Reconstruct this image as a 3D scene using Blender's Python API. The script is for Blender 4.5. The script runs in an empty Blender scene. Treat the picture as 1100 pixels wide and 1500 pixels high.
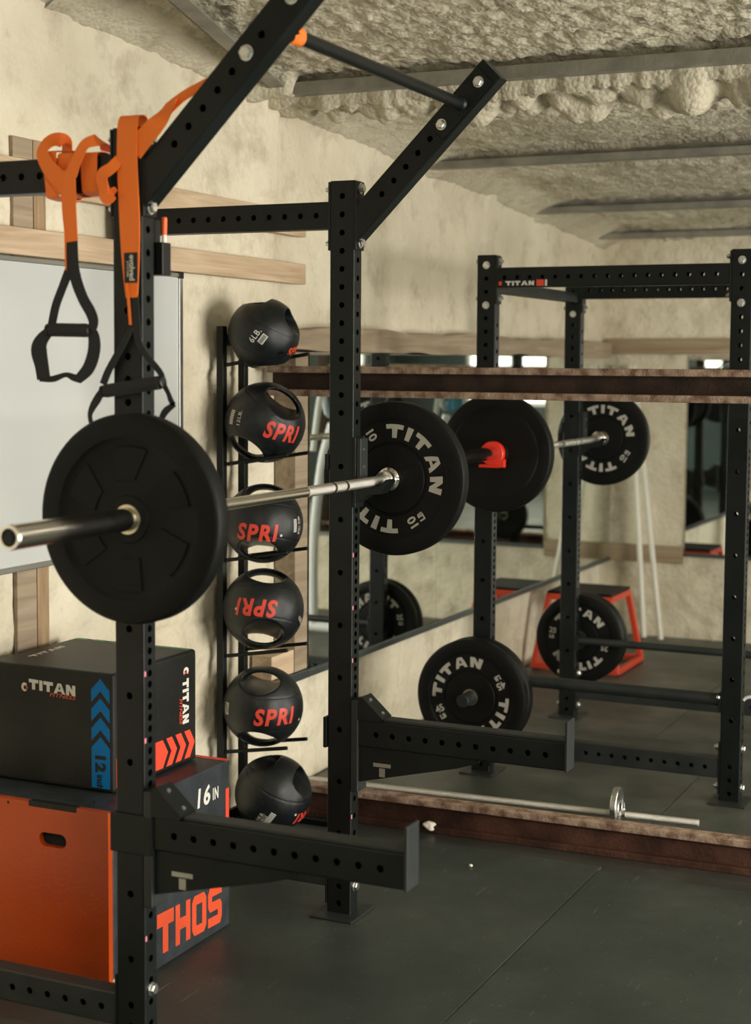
import bpy, bmesh, math, random
from mathutils import Vector, Matrix, noise
random.seed(7)
D = bpy.data; SC = bpy.context.scene; COL = SC.collection
PI = math.pi

# ------------------------------------------------------------------ camera
CAM = dict(loc=(2.0019, -2.9164, 1.6029), yaw=.4353, pitch=.0774, roll=.0072, f=2288.83, cy=710.14)
def cam_axes():
    y, p, r = CAM['yaw'], CAM['pitch'], CAM['roll']
    rt = Vector((math.cos(y), math.sin(y), 0)); fw = Vector((-math.sin(y), math.cos(y), 0)); up = Vector((0, 0, 1))
    fw2 = fw * math.cos(p) - up * math.sin(p); up2 = up * math.cos(p) + fw * math.sin(p)
    return rt * math.cos(r) + up2 * math.sin(r), up2 * math.cos(r) - rt * math.sin(r), fw2
def at(px, py, ax, v):
    """world point seen at a photo position, on the plane ax = v"""
    r, u, f = cam_axes(); d = f + r * (px - 550) / CAM['f'] - u * (py - CAM['cy']) / CAM['f']
    i = 'xyz'.index(ax); o = Vector(CAM['loc'])
    return o + d * ((v - o[i]) / d[i])
cd = D.cameras.new('camera'); cam = D.objects.new('camera', cd); COL.objects.link(cam)
r_, u_, f_ = cam_axes()
M = Matrix((r_, u_, -f_)).transposed().to_4x4(); M.translation = Vector(CAM['loc']); cam.matrix_world = M
cd.sensor_fit = 'VERTICAL'; cd.sensor_height = 36; cd.sensor_width = 26.4
cd.lens = CAM['f'] * 36 / 1500; cd.shift_y = -(750 - CAM['cy']) / 1500
cd.clip_start = .05; cd.clip_end = 60
cd.dof.use_dof = True; cd.dof.focus_distance = 4.55; cd.dof.aperture_fstop = 3.0
SC.camera = cam

# ------------------------------------------------------------------ materials
def mat(name, col, rough=.5, metal=0, spec=.5, bump=None, var=None, coat=0, emit=None):
    """bump=(scale,strength[,detail]); var=(scale, colour2, amount[,lo,hi])"""
    m = D.materials.new(name); m.use_nodes = True; nt = m.node_tree; b = nt.nodes['Principled BSDF']
    c = (*col, 1) if len(col) == 3 else col
    b.inputs['Base Color'].default_value = c; b.inputs['Roughness'].default_value = rough
    b.inputs['Metallic'].default_value = metal; b.inputs['Specular IOR Level'].default_value = spec
    b.inputs['Coat Weight'].default_value = coat
    tc = nt.nodes.new('ShaderNodeTexCoord')
    if bump:
        n = nt.nodes.new('ShaderNodeTexNoise'); n.inputs['Scale'].default_value = bump[0]; n.inputs['Detail'].default_value = bump[2] if len(bump) > 2 else 4
        bp = nt.nodes.new('ShaderNodeBump'); bp.inputs['Strength'].default_value = bump[1]; bp.inputs['Distance'].default_value = .004
        nt.links.new(tc.outputs['Object'], n.inputs['Vector']); nt.links.new(n.outputs['Fac'], bp.inputs['Height']); nt.links.new(bp.outputs['Normal'], b.inputs['Normal'])
    if var:
        n = nt.nodes.new('ShaderNodeTexNoise'); n.inputs['Scale'].default_value = var[0]; n.inputs['Detail'].default_value = 5
        rp = nt.nodes.new('ShaderNodeValToRGB'); lo, hi = (var[3], var[4]) if len(var) > 4 else (.35, .65)
        rp.color_ramp.elements[0].position = lo; rp.color_ramp.elements[1].position = hi
        rp.color_ramp.elements[0].color = c
        a = var[2]; rp.color_ramp.elements[1].color = tuple(c[i] * (1 - a) + var[1][i] * a for i in range(3)) + (1,)
        nt.links.new(tc.outputs['Object'], n.inputs['Vector']); nt.links.new(n.outputs['Fac'], rp.inputs['Fac']); nt.links.new(rp.outputs['Color'], b.inputs['Base Color'])
    if emit:
        b.inputs['Emission Color'].default_value = (*emit[0], 1); b.inputs['Emission Strength'].default_value = emit[1]
    return m
MT = {}
MT['steel_black'] = mat('black_powder_coat', (.0045, .0068, .0062), .36, 0, .26, bump=(420, .25), var=(6, (.012, .015, .014), .5))
MT['steel_black2'] = mat('dusty_black_powder_coat', (.011, .015, .015), .48, 0, .42, bump=(300, .25), var=(9, (.04, .042, .036), .35))
MT['rubber'] = mat('black_rubber', (.003, .0035, .003), .5, 0, .17, bump=(260, .3), var=(7, (.0075, .0075, .007), .6))
MT['rubber_smooth'] = mat('smooth_black_rubber', (.005, .0055, .005), .42, 0, .35)
MT['ball'] = mat('ball_rubber', (.004, .006, .0068), .34, 0, .45, bump=(500, .2), var=(8, (.013, .016, .017), .5))
MT['chrome'] = mat('chrome', (.78, .76, .72), .16, 1)
MT['knurl'] = mat('knurled_steel', (.66, .64, .58), .38, 1, bump=(900, .6))
MT['zinc'] = mat('zinc_plated_steel', (.75, .76, .74), .28, 1, bump=(200, .2))
MT['brass'] = mat('worn_steel_ring', (.62, .56, .42), .3, 1)
MT['white_print'] = mat('white_print', (.62, .60, .54), .5)
MT['plate_print'] = mat('plate_print', (.42, .40, .34), .55, var=(30, (.33, .31, .27), .6))
MT['red_print'] = mat('red_print', (.66, .055, .03), .5)
MT['red_vinyl'] = mat('red_vinyl', (.80, .065, .03), .45)
MT['orange_print'] = mat('orange_print', (.62, .07, .02), .5)
MT['blue_print'] = mat('blue_print', (.0, .15, .42), .5, spec=.15)
MT['green_print'] = mat('green_print', (.03, .22, .07), .45)
MT['orange_strap'] = mat('orange_webbing', (1.0, .205, .014), .55, bump=(700, .5))
MT['black_web'] = mat('black_webbing', (.012, .013, .014), .75, bump=(600, .6))
MT['grip'] = mat('black_foam_grip', (.014, .014, .014), .8, bump=(300, .6))
MT['whiteboard'] = mat('whiteboard_enamel', (.53, .545, .53), .16, 0, .5)
MT['alu'] = mat('aluminium_trim', (.55, .56, .52), .35, 1)
MT['vinyl'] = mat('black_vinyl', (.007, .0075, .006), .42, spec=.2, bump=(350, .35), var=(4, (.028, .028, .024), .6))
MT['black_ply'] = mat('black_painted_plywood', (.013, .018, .022), .5, bump=(60, .5, 8), var=(14, (.04, .045, .05), .5))
MT['red_plastic'] = mat('red_steel_paint', (.55, .05, .018), .4)
MT['red_collar'] = mat('red_collar_plastic', (.75, .03, .01), .4)
MT['pvc'] = mat('white_pvc', (.66, .64, .54), .35)
MT['mirror'] = mat('mirror_silver', (.80, .84, .80), .015, 1)
MT['mirror_edge'] = mat('mirror_channel', (.10, .12, .115), .35, .6)
MT['rust'] = mat('rusty_steel', (.15, .085, .055), .7, .1, .3, bump=(120, .8, 8), var=(22, (.42, .31, .23), .85, .38, .62))
MT['rust_dark'] = mat('shade_toned_rust', (.022, .014, .010), .7, .1, .25, bump=(90, .6, 8), var=(12, (.06, .035, .022), .7))  # darkened rust tone, painting the recessed web's shade into its colour
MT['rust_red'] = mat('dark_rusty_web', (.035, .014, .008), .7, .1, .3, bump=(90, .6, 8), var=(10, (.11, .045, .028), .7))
MT['purlin'] = mat('galvanised_purlin', (.20, .195, .165), .55, .3, .4, bump=(60, .5, 6), var=(9, (.34, .32, .26), .8))
MT['pink'] = mat('pink_marker', (.75, .22, .3), .5)
MT['bolt_dark'] = mat('dark_recess', (.004, .004, .004), .9)
MT['white_steel'] = mat('white_steel_tube', (.7, .72, .7), .4)
MT['blue_plastic'] = mat('blue_plastic', (.02, .22, .38), .4)
MT['dark_wall'] = mat('dark_painted_wall', (.035, .05, .05), .7, bump=(12, .5), var=(1.5, (.07, .085, .08), .6))
MT['teal_panel'] = mat('dark_teal_panel', (.012, .03, .032), .6, bump=(20, .4), var=(2, (.03, .06, .06), .6))
MT['crumb'] = mat('foam_crumb', (.72, .68, .56), .9, bump=(80, .6))
MT['window'] = mat('bright_window', (.8, .8, .8), .3, emit=((1.0, .97, .88), 3.0))
MT['marker_orange'] = mat('orange_marker', (.9, .14, .02), .4)
MT['marker_white'] = mat('marker_white', (.75, .74, .7), .4)

def foam_mat(name, c1, c2, c3, bs=70):
    m = D.materials.new(name); m.use_nodes = True; nt = m.node_tree; b = nt.nodes['Principled BSDF']
    b.inputs['Roughness'].default_value = .78; b.inputs['Specular IOR Level'].default_value = .3
    tc = nt.nodes.new('ShaderNodeTexCoord')
    def N(s, d=4, r=.55):
        n = nt.nodes.new('ShaderNodeTexNoise'); n.inputs['Scale'].default_value = s; n.inputs['Detail'].default_value = d; n.inputs['Roughness'].default_value = r
        nt.links.new(tc.outputs['Object'], n.inputs['Vector']); return n
    n1 = N(2.4, 6, .6); r1 = nt.nodes.new('ShaderNodeValToRGB')
    r1.color_ramp.elements[0].position = .35; r1.color_ramp.elements[1].position = .68
    r1.color_ramp.elements[0].color = (*c1, 1); r1.color_ramp.elements[1].color = (*c2, 1)
    nt.links.new(n1.outputs['Fac'], r1.inputs['Fac'])
    n2 = N(7, 8, .65); r2 = nt.nodes.new('ShaderNodeValToRGB')
    r2.color_ramp.elements[0].position = .52; r2.color_ramp.elements[1].position = .76
    r2.color_ramp.elements[0].color = (0, 0, 0, 1); r2.color_ramp.elements[1].color = (1, 1, 1, 1)
    nt.links.new(n2.outputs['Fac'], r2.inputs['Fac'])
    mx = nt.nodes.new('ShaderNodeMix'); mx.data_type = 'RGBA'
    nt.links.new(r2.outputs['Color'], mx.inputs[0]); nt.links.new(r1.outputs['Color'], mx.inputs[6]); mx.inputs[7].default_value = (*c3, 1)
    nt.links.new(mx.outputs[2], b.inputs['Base Color'])
    n3 = N(bs, 6, .6); bp = nt.nodes.new('ShaderNodeBump'); bp.inputs['Strength'].default_value = .55; bp.inputs['Distance'].default_value = .008
    v = nt.nodes.new('ShaderNodeTexVoronoi'); v.inputs['Scale'].default_value = bs * .8; nt.links.new(tc.outputs['Object'], v.inputs['Vector'])
    ad = nt.nodes.new('ShaderNodeMath'); ad.operation = 'SUBTRACT'; nt.links.new(n3.outputs['Fac'], ad.inputs[0]); nt.links.new(v.outputs['Distance'], ad.inputs[1])
    nt.links.new(ad.outputs[0], bp.inputs['Height']); nt.links.new(bp.outputs['Normal'], b.inputs['Normal'])
    return m
MT['foam_wall'] = foam_mat('spray_foam_wall', (.63, .565, .42), (.76, .70, .545), (.46, .40, .285), 45)  # third tone mottles the wall darker, painting soft shadows along with dirt
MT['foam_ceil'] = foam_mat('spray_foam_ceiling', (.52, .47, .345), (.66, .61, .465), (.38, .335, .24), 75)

def wood_mat(name, c1, c2, axis='Y', scale=1.0):
    m = D.materials.new(name); m.use_nodes = True; nt = m.node_tree; b = nt.nodes['Principled BSDF']
    b.inputs['Roughness'].default_value = .62; b.inputs['Specular IOR Level'].default_value = .3
    tc = nt.nodes.new('ShaderNodeTexCoord'); mp = nt.nodes.new('ShaderNodeMapping')
    s = {'X': (1, 18, 18), 'Y': (18, 1, 18), 'Z': (18, 18, 1)}[axis]
    mp.inputs['Scale'].default_value = [q * scale for q in s]
    nt.links.new(tc.outputs['Object'], mp.inputs['Vector'])
    n = nt.nodes.new('ShaderNodeTexNoise'); n.inputs['Scale'].default_value = 2.2; n.inputs['Detail'].default_value = 6; n.inputs['Distortion'].default_value = 1.2
    nt.links.new(mp.outputs['Vector'], n.inputs['Vector'])
    r = nt.nodes.new('ShaderNodeValToRGB'); e = r.color_ramp.elements
    e[0].position = .3; e[0].color = (*c1, 1); e[1].position = .7; e[1].color = (*c2, 1)
    nt.links.new(n.outputs['Fac'], r.inputs['Fac']); nt.links.new(r.outputs['Color'], b.inputs['Base Color'])
    bp = nt.nodes.new('ShaderNodeBump'); bp.inputs['Strength'].default_value = .25; bp.inputs['Distance'].default_value = .002
    nt.links.new(n.outputs['Fac'], bp.inputs['Height']); nt.links.new(bp.outputs['Normal'], b.inputs['Normal'])
    return m
MT['wood_y'] = wood_mat('pine_board', (.44, .31, .19), (.62, .48, .33), 'Y')
MT['wood_x'] = wood_mat('pine_board_across', (.26, .19, .115), (.40, .31, .20), 'X')
MT['wood_z'] = wood_mat('pine_stud', (.24, .155, .08), (.42, .30, .175), 'Z')
MT['wood_old'] = wood_mat('weathered_board', (.24, .18, .12), (.40, .32, .22), 'Y', .7)

def floor_mat(name, c1, c2, dust):
    m = D.materials.new(name); m.use_nodes = True; nt = m.node_tree; b = nt.nodes['Principled BSDF']
    b.inputs['Specular IOR Level'].default_value = .5
    tc = nt.nodes.new('ShaderNodeTexCoord')
    def N(s, d=4, r=.55):
        n = nt.nodes.new('ShaderNodeTexNoise'); n.inputs['Scale'].default_value = s; n.inputs['Detail'].default_value = d; n.inputs['Roughness'].default_value = r
        nt.links.new(tc.outputs['Object'], n.inputs['Vector']); return n
    def ramp(src, a, bb, ca, cb):
        r = nt.nodes.new('ShaderNodeValToRGB'); e = r.color_ramp.elements; e[0].position = a; e[1].position = bb
        e[0].color = (*ca, 1); e[1].color = (*cb, 1); nt.links.new(src, r.inputs['Fac']); return r
    base = ramp(N(2.3, 6, .6).outputs['Fac'], .35, .7, c1, c2)
    # rubber flecks
    v = nt.nodes.new('ShaderNodeTexVoronoi'); v.inputs['Scale'].default_value = 42; nt.links.new(tc.outputs['Object'], v.inputs['Vector'])
    fl = ramp(v.outputs['Distance'], .05, .09, (1, 1, 1), (0, 0, 0))
    w = N(9, 2); wm = ramp(w.outputs['Fac'], .48, .6, (0, 0, 0), (1, 1, 1))
    mu = nt.nodes.new('ShaderNodeMath'); mu.operation = 'MULTIPLY'; nt.links.new(fl.outputs['Color'], mu.inputs[0]); nt.links.new(wm.outputs['Color'], mu.inputs[1])
    mx = nt.nodes.new('ShaderNodeMix'); mx.data_type = 'RGBA'; nt.links.new(mu.outputs[0], mx.inputs[0]); nt.links.new(base.outputs['Color'], mx.inputs[6]); mx.inputs[7].default_value = (.30, .31, .28, 1)
    d = ramp(N(1.1, 7, .7).outputs['Fac'], .5, .8, (0, 0, 0), (dust, dust, dust))
    mx2 = nt.nodes.new('ShaderNodeMix'); mx2.data_type = 'RGBA'; nt.links.new(d.outputs['Color'], mx2.inputs[0]); nt.links.new(mx.outputs[2], mx2.inputs[6]); mx2.inputs[7].default_value = (.16, .165, .14, 1)
    # scuffs: thin bright scratches
    wv = N(4, 3); mp = nt.nodes.new('ShaderNodeMapping'); mp.inputs['Scale'].default_value = (60, 5, 1); mp.inputs['Rotation'].default_value = (0, 0, .9)
    nt.links.new(tc.outputs['Object'], mp.inputs['Vector']); sn = nt.nodes.new('ShaderNodeTexNoise'); sn.inputs['Scale'].default_value = 1.2; sn.inputs['Detail'].default_value = 3; nt.links.new(mp.outputs['Vector'], sn.inputs['Vector'])
    sc = ramp(sn.outputs['Fac'], .67, .74, (0, 0, 0), (.6, .6, .6))
    mx3 = nt.nodes.new('ShaderNodeMix'); mx3.data_type = 'RGBA'; nt.links.new(sc.outputs['Color'], mx3.inputs[0]); nt.links.new(mx2.outputs[2], mx3.inputs[6]); mx3.inputs[7].default_value = (.15, .15, .13, 1)
    nt.links.new(mx3.outputs[2], b.inputs['Base Color'])
    rr = ramp(N(3, 6).outputs['Fac'], .3, .75, (.36, .36, .36), (.58, .58, .58)); nt.links.new(rr.outputs['Color'], b.inputs['Roughness'])
    bp = nt.nodes.new('ShaderNodeBump'); bp.inputs['Strength'].default_value = .3; bp.inputs['Distance'].default_value = .003
    nt.links.new(N(160, 3).outputs['Fac'], bp.inputs['Height']); nt.links.new(bp.outputs['Normal'], b.inputs['Normal'])
    return m
MT['mat_near'] = floor_mat('rubber_mat', (.022, .030, .026), (.040, .050, .043), .25)
MT['mat_far'] = floor_mat('dusty_rubber_mat', (.034, .040, .033), (.085, .092, .073), .6)
MT['concrete'] = floor_mat('dark_concrete', (.03, .03, .026), (.05, .05, .042), .4)

def orange_mat():
    return mat('orange_painted_plywood', (.46, .062, .004), .38, 0, .4, bump=(90, .2, 6), var=(3, (.36, .04, .003), .7))
MT['orange_ply'] = orange_mat()

# ------------------------------------------------------------------ object helpers
def vloc(o):
    l = Vector((0, 0, 0))
    while o is not None: l += o.location; o = o.parent
    return l
def tag(o, label=None, cat=None, group=None, kind=None):
    if label: o['label'] = label
    if cat: o['category'] = cat
    if group: o['group'] = group
    if kind: o['kind'] = kind
    return o
def thing(name, label, cat, loc=(0, 0, 0), group=None):
    o = D.objects.new(name, None); COL.objects.link(o); o.location = loc; o.empty_display_size = .1
    return tag(o, label, cat, group)
def obj(name, bm, m, parent=None, origin=None, smooth=None, label=None):
    """bm in world coordinates; the origin moves to the parent's or to the given point"""
    if isinstance(smooth, bool):
        for f in bm.faces: f.smooth = smooth
    o0 = vloc(parent) if parent else Vector(origin or (0, 0, 0))
    bmesh.ops.recalc_face_normals(bm, faces=bm.faces) if smooth != 'keep' else None
    for v in bm.verts: v.co -= o0
    me = D.meshes.new(name); bm.to_mesh(me); bm.free()
    me.materials.append(MT[m] if isinstance(m, str) else m)
    o = D.objects.new(name, me); COL.objects.link(o)
    if parent: o.parent = parent
    else: o.location = o0
    if label: o['label'] = label
    return o
def struct(name, bm, m, **k):
    o = obj(name, bm, m, **k); o['kind'] = 'structure'; return o
def dup_tree(o, parent=None):
    c = o.copy(); COL.objects.link(c)
    if parent: c.parent = parent
    for ch in list(o.children): dup_tree(ch, c)
    return c

def NB(): return bmesh.new()
def box(bm, lo, hi, bev=0, seg=2, mtx=None):
    lo = Vector(lo); hi = Vector(hi); c = (lo + hi) / 2; s = hi - lo
    t = bmesh.new(); bmesh.ops.create_cube(t, size=1)
    for v in t.verts: v.co = Vector((v.co.x * s.x, v.co.y * s.y, v.co.z * s.z)) + c
    if bev: bmesh.ops.bevel(t, geom=t.edges[:], offset=bev, segments=seg, profile=.5, affect='EDGES')
    merge(bm, t, mtx)
def merge(bm, t, mtx=None):
    if mtx is not None: t.transform(mtx)
    mp = {}
    for v in t.verts: mp[v] = bm.verts.new(v.co)
    for f in t.faces:
        try: nf = bm.faces.new([mp[v] for v in f.verts]); nf.smooth = f.smooth
        except ValueError: pass
    t.free()
def frame(axis):
    z = Vector(axis).normalized(); a = Vector((0, 0, 1)) if abs(z.z) < .9 else Vector((1, 0, 0))
    x = a.cross(z).normalized(); y = z.cross(x)
    return x, y, z
def lathe(bm, prof, centre, axis, n=48, cap=True):
    """prof: list of (radius, distance along axis)"""
    x, y, z = frame(axis); c = Vector(centre); rings = []
    for r, h in prof:
        rings.append([bm.verts.new(c + z * h + (x * math.cos(2 * PI * k / n) + y * math.sin(2 * PI * k / n)) * max(r, 1e-5)) for k in range(n)])
    for a, b in zip(rings, rings[1:]):
        for k in range(n):
            bm.faces.new((a[k], a[(k + 1) % n], b[(k + 1) % n], b[k]))
    if cap:
        bm.faces.new(rings[0]); bm.faces.new(rings[-1])
def cyl(bm, p, q, r, n=20, bev=0):
    p = Vector(p); q = Vector(q); L = (q - p).length
    if bev: prof = [(r - bev, 0), (r, bev), (r, L - bev), (r - bev, L)]
    else: prof = [(r, 0), (r, L)]
    lathe(bm, prof, p, q - p, n)
def tube_path(bm, pts, r, n=12, sub=6):
    pts = smooth_path([Vector(p) for p in pts], sub) if sub else [Vector(p) for p in pts]
    rings = []; x = None
    for i, p in enumerate(pts):
        d = (pts[min(i + 1, len(pts) - 1)] - pts[max(i - 1, 0)]).normalized()
        if x is None: x, y, _ = frame(d)
        else:
            x = (x - d * x.dot(d)).normalized(); y = d.cross(x)
        rr = r(i / (len(pts) - 1)) if callable(r) else r
        rings.append([bm.verts.new(p + (x * math.cos(2 * PI * k / n) + y * math.sin(2 * PI * k / n)) * rr) for k in range(n)])
    for a, b in zip(rings, rings[1:]):
        for k in range(n): bm.faces.new((a[k], a[(k + 1) % n], b[(k + 1) % n], b[k]))
    bm.faces.new(rings[0]); bm.faces.new(rings[-1])
def smooth_path(P, sub=6):
    if len(P) < 3: return P
    out = []
    for i in range(len(P) - 1):
        p0 = P[max(i - 1, 0)]; p1 = P[i]; p2 = P[i + 1]; p3 = P[min(i + 2, len(P) - 1)]
        for k in range(sub):
            t = k / sub
            out.append(.5 * ((2 * p1) + (p2 - p0) * t + (2 * p0 - 5 * p1 + 4 * p2 - p3) * t * t + (3 * p1 - p0 - 3 * p2 + p3) * t ** 3))
    out.append(P[-1]); return out
def ribbon(bm, pts, wdir, w, th=.0022, sub=6):
    """flat webbing along pts; wdir: one width direction or one per point; w: one width or one per point"""
    n = len(pts); P = [Vector(p) for p in pts]
    Wd = [Vector(d).normalized() for d in (wdir if isinstance(wdir, list) else [wdir] * n)]
    Ww = [Vector((q, 0, 0)) for q in (w if isinstance(w, list) else [w] * n)]
    P2 = smooth_path(P, sub); D2 = smooth_path(Wd, sub); W2 = smooth_path(Ww, sub); R = []
    for i, p in enumerate(P2):
        t = (P2[min(i + 1, len(P2) - 1)] - P2[max(i - 1, 0)]).normalized()
        d = (D2[i] - t * D2[i].dot(t))
        d = d.normalized() if d.length > 1e-6 else frame(t)[0]
        nn = t.cross(d) * th / 2; h = d * W2[i].x / 2
        R.append([bm.verts.new(p + h + nn), bm.verts.new(p - h + nn), bm.verts.new(p - h - nn), bm.verts.new(p + h - nn)])
    for a, b in zip(R, R[1:]):
        for k in range(4): bm.faces.new((a[k], a[(k + 1) % 4], b[(k + 1) % 4], b[k]))
    bm.faces.new(R[0]); bm.faces.new(R[-1][::-1])
def prism(bm, poly, ext, mtx=None):
    """poly: 3d points in a plane, ext: vector"""
    e = Vector(ext); a = [bm.verts.new(Vector(p)) for p in poly]; b = [bm.verts.new(Vector(p) + e) for p in poly]
    bm.faces.new(a); bm.faces.new(b[::-1]); n = len(a)
    for k in range(n): bm.faces.new((a[k], b[k], b[(k + 1) % n], a[(k + 1) % n]))

# --- square tube with real through holes -----------------------------------
def face_strip(bm, T, a, L, zs, r, th=.003, n=16):
    """T(u, z, depth) -> point; strip from z 0..L, half width a, holes at zs"""
    h = r * 1.35; z0 = 0
    def quad(u0, u1, za, zb):
        if zb - za > 1e-6: bm.faces.new([bm.verts.new(T(u, z, 0)) for u, z in ((u0, za), (u1, za), (u1, zb), (u0, zb))])
    outer = [(1, 0), (1, .5), (1, 1), (.5, 1), (0, 1), (-.5, 1), (-1, 1), (-1, .5), (-1, 0), (-1, -.5), (-1, -1), (-.5, -1), (0, -1), (.5, -1), (1, -1), (1, -.5)]
    for z in sorted(zs):
        if z - h < z0 - 1e-9 or z + h > L + 1e-9: continue
        quad(-a, a, z0, z - h)
        O = [bm.verts.new(T(o[0] * a, z + o[1] * h, 0)) for o in outer]
        I = [bm.verts.new(T(r * math.cos(2 * PI * k / n), z + r * math.sin(2 * PI * k / n), 0)) for k in range(n)]
        J = [bm.verts.new(T(r * math.cos(2 * PI * k / n), z + r * math.sin(2 * PI * k / n), th)) for k in range(n)]
        for k in range(n):
            k2 = (k + 1) % n
            bm.faces.new((O[k], O[k2], I[k2], I[k])); bm.faces.new((I[k], I[k2], J[k2], J[k]))
        z0 = z + h
    quad(-a, a, z0, L)
def tube(bm, p, q, wdir, w, d, zw=(), zd=(), r=.0085, rc=.004, caps=True):
    """rectangular tube p->q; w = size along wdir, d = the other; zw: holes on the two faces of width w, zd: on the faces of width d"""
    p = Vector(p); q = Vector(q); z = (q - p).normalized(); L = (q - p).length
    x = Vector(wdir); x = (x - z * x.dot(z)).normalized(); y = z.cross(x)
    for s in (1, -1):
        face_strip(bm, lambda u, t, dp, s=s: p + z * t + x * u + y * s * (d / 2 - dp), w / 2 - rc, L, zw, r)
        face_strip(bm, lambda u, t, dp, s=s: p + z * t + y * u + x * s * (w / 2 - dp), d / 2 - rc, L, zd, r)
    for sx in (1, -1):
        for sy in (1, -1):
            c = p + x * sx * (w / 2 - rc) + y * sy * (d / 2 - rc); pr = None
            for k in range(5):
                a = PI / 2 * k / 4; o = c + x * sx * rc * math.cos(a) + y * sy * rc * math.sin(a)
                cur = (bm.verts.new(o), bm.verts.new(o + z * L))
                if pr: 
                    f = bm.faces.new((pr[0], cur[0], cur[1], pr[1])); f.smooth = True
                pr = cur
    if caps:
        for e in (0, L):
            P = []
            for sx, sy, r0 in ((1, 1, 0), (-1, 1, 1), (-1, -1, 2), (1, -1, 3)):
                for k in range(4):
                    a = PI / 2 * (r0 + k / 3)
                    P.append(bm.verts.new(p + z * e + x * (sx * (w / 2 - rc) + rc * math.cos(a)) + y * (sy * (d / 2 - rc) + rc * math.sin(a))))
            bm.faces.new(P)
def bolt(bm, c, axis, s=1.0, nut=False):
    """hex head + washer standing on a surface at c, pointing along axis"""
    a = Vector(axis).normalized()
    lathe(bm, [(.0145 * s, 0), (.0145 * s, .0025 * s)], c, a, 24)
    lathe(bm, [(.0118 * s, .0025 * s), (.0125 * s, .004 * s), (.0125 * s, .010 * s), (.010 * s, .0125 * s)], c, a, 6)
    if nut: lathe(bm, [(.0065 * s, .012 * s), (.0065 * s, .019 * s)], c, a, 12)

# --- lettering ---------------------------------------------------------------
def text_bm(s, size=1, shear=0, offset=0, spacing=1.0, sx=1.0):
    cu = D.curves.new('t', 'FONT'); cu.body = s; cu.size = size; cu.shear = shear; cu.offset = offset; cu.space_character = spacing
    cu.align_x = 'CENTER'; cu.align_y = 'CENTER'; cu.fill_mode = 'FRONT'; cu.resolution_u = 3
    o = D.objects.new('t', cu); COL.objects.link(o)
    dg = bpy.context.evaluated_depsgraph_get(); me = D.meshes.new_from_object(o.evaluated_get(dg))
    bm = bmesh.new(); bm.from_mesh(me); D.objects.remove(o); D.curves.remove(cu); D.meshes.remove(me)
    xs = [v.co.x for v in bm.verts]; ys = [v.co.y for v in bm.verts]
    cx = (min(xs) + max(xs)) / 2; cy = (min(ys) + max(ys)) / 2
    for v in bm.verts: v.co.x = (v.co.x - cx) * sx; v.co.y -= cy; v.co.z = 0
    return bm
def dims(bm):
    xs = [v.co.x for v in bm.verts]; ys = [v.co.y for v in bm.verts]; return max(xs) - min(xs), max(ys) - min(ys)
def fit_text(s, w, h, **k):
    b = text_bm(s, **k); a, c = dims(b)
    for v in b.verts: v.co.x *= w / a; v.co.y *= h / c
    return b
GLY = {  # block capitals as convex pieces, unit height; (width, pieces)
 'T': (1.25, [[(0, .66), (1.25, .66), (1.25, 1), (0, 1)], [(.42, 0), (.83, 0), (.83, .66), (.42, .66)]]),
 'I': (.42, [[(0, 0), (.42, 0), (.42, 1), (0, 1)]]),
 'A': (1.45, [[(0, 0), (.40, 0), (.725, .80), (.725, 1), (.50, 1)], [(1.45, 0), (.95, 1), (.725, 1), (.725, .80), (1.05, 0)], [(.481, .2), (.969, .2), (.879, .42), (.571, .42)]]),
 'N': (1.2, [[(0, 0), (.4, 0), (.4, 1), (0, 1)], [(.8, 0), (1.2, 0), (1.2, 1), (.8, 1)], [(.4, 1), (.42, 1), (.8, .513), (.8, 0), (.78, 0), (.4, .487)]]),
 'H': (1.15, [[(0, 0), (.34, 0), (.34, 1), (0, 1)], [(.81, 0), (1.15, 0), (1.15, 1), (.81, 1)], [(.34, .36), (.81, .36), (.81, .64), (.34, .64)]]),
 'O': (1.15, [[(.18, 0), (.34, .24), (.34, .76), (.18, 1), (0, .85), (0, .15)], [(.97, 0), (1.15, .15), (1.15, .85), (.97, 1), (.81, .76), (.81, .24)], [(.18, 0), (.97, 0), (.81, .24), (.34, .24)], [(.34, .76), (.81, .76), (.97, 1), (.18, 1)]]),
 'S': (1.15, [[(0, 0), (1, 0), (1.15, .15), (1.15, .24), (0, .24)], [(.81, .24), (1.15, .24), (1.15, .48), (1, .62), (.81, .62)], [(.15, .38), (.81, .38), (.81, .62), (.15, .62), (0, .52)], [(0, .52), (.15, .62), (.34, .62), (.34, .76), (0, .76)], [(0, .76), (1.15, .76), (1.15, 1), (.15, 1), (0, .85)]]),
}
def block_text(s, h, gap=.16, shear=0):
    """flat polygons (lists of 2d points), centred"""
    out = []; x = 0
    for ch in s:
        if ch == ' ': x += .6; continue
        w, pcs = GLY[ch]
        for p in pcs: out.append([((x + a + b * shear) * h, (b - .5) * h) for a, b in p])
        x += w + gap
    W = (x - gap) * h
    return [[(a - W / 2, b) for a, b in p] for p in out], W
def polys_bm(polys, f):
    bm = bmesh.new()
    for p in polys:
        pts = []
        for i, a in enumerate(p):
            b = p[(i + 1) % len(p)]
            for k in range(4): pts.append((a[0] + (b[0] - a[0]) * k / 4, a[1] + (b[1] - a[1]) * k / 4))
        bm.faces.new([bm.verts.new(f(*q)) for q in pts])
    return bm
def place_flat(b, c, xd, yd):
    c = Vector(c); xd = Vector(xd).normalized(); yd = Vector(yd).normalized(); n = xd.cross(yd)
    for v in b.verts: v.co = c + xd * v.co.x + yd * v.co.y + n * .0004
    return b
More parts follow.
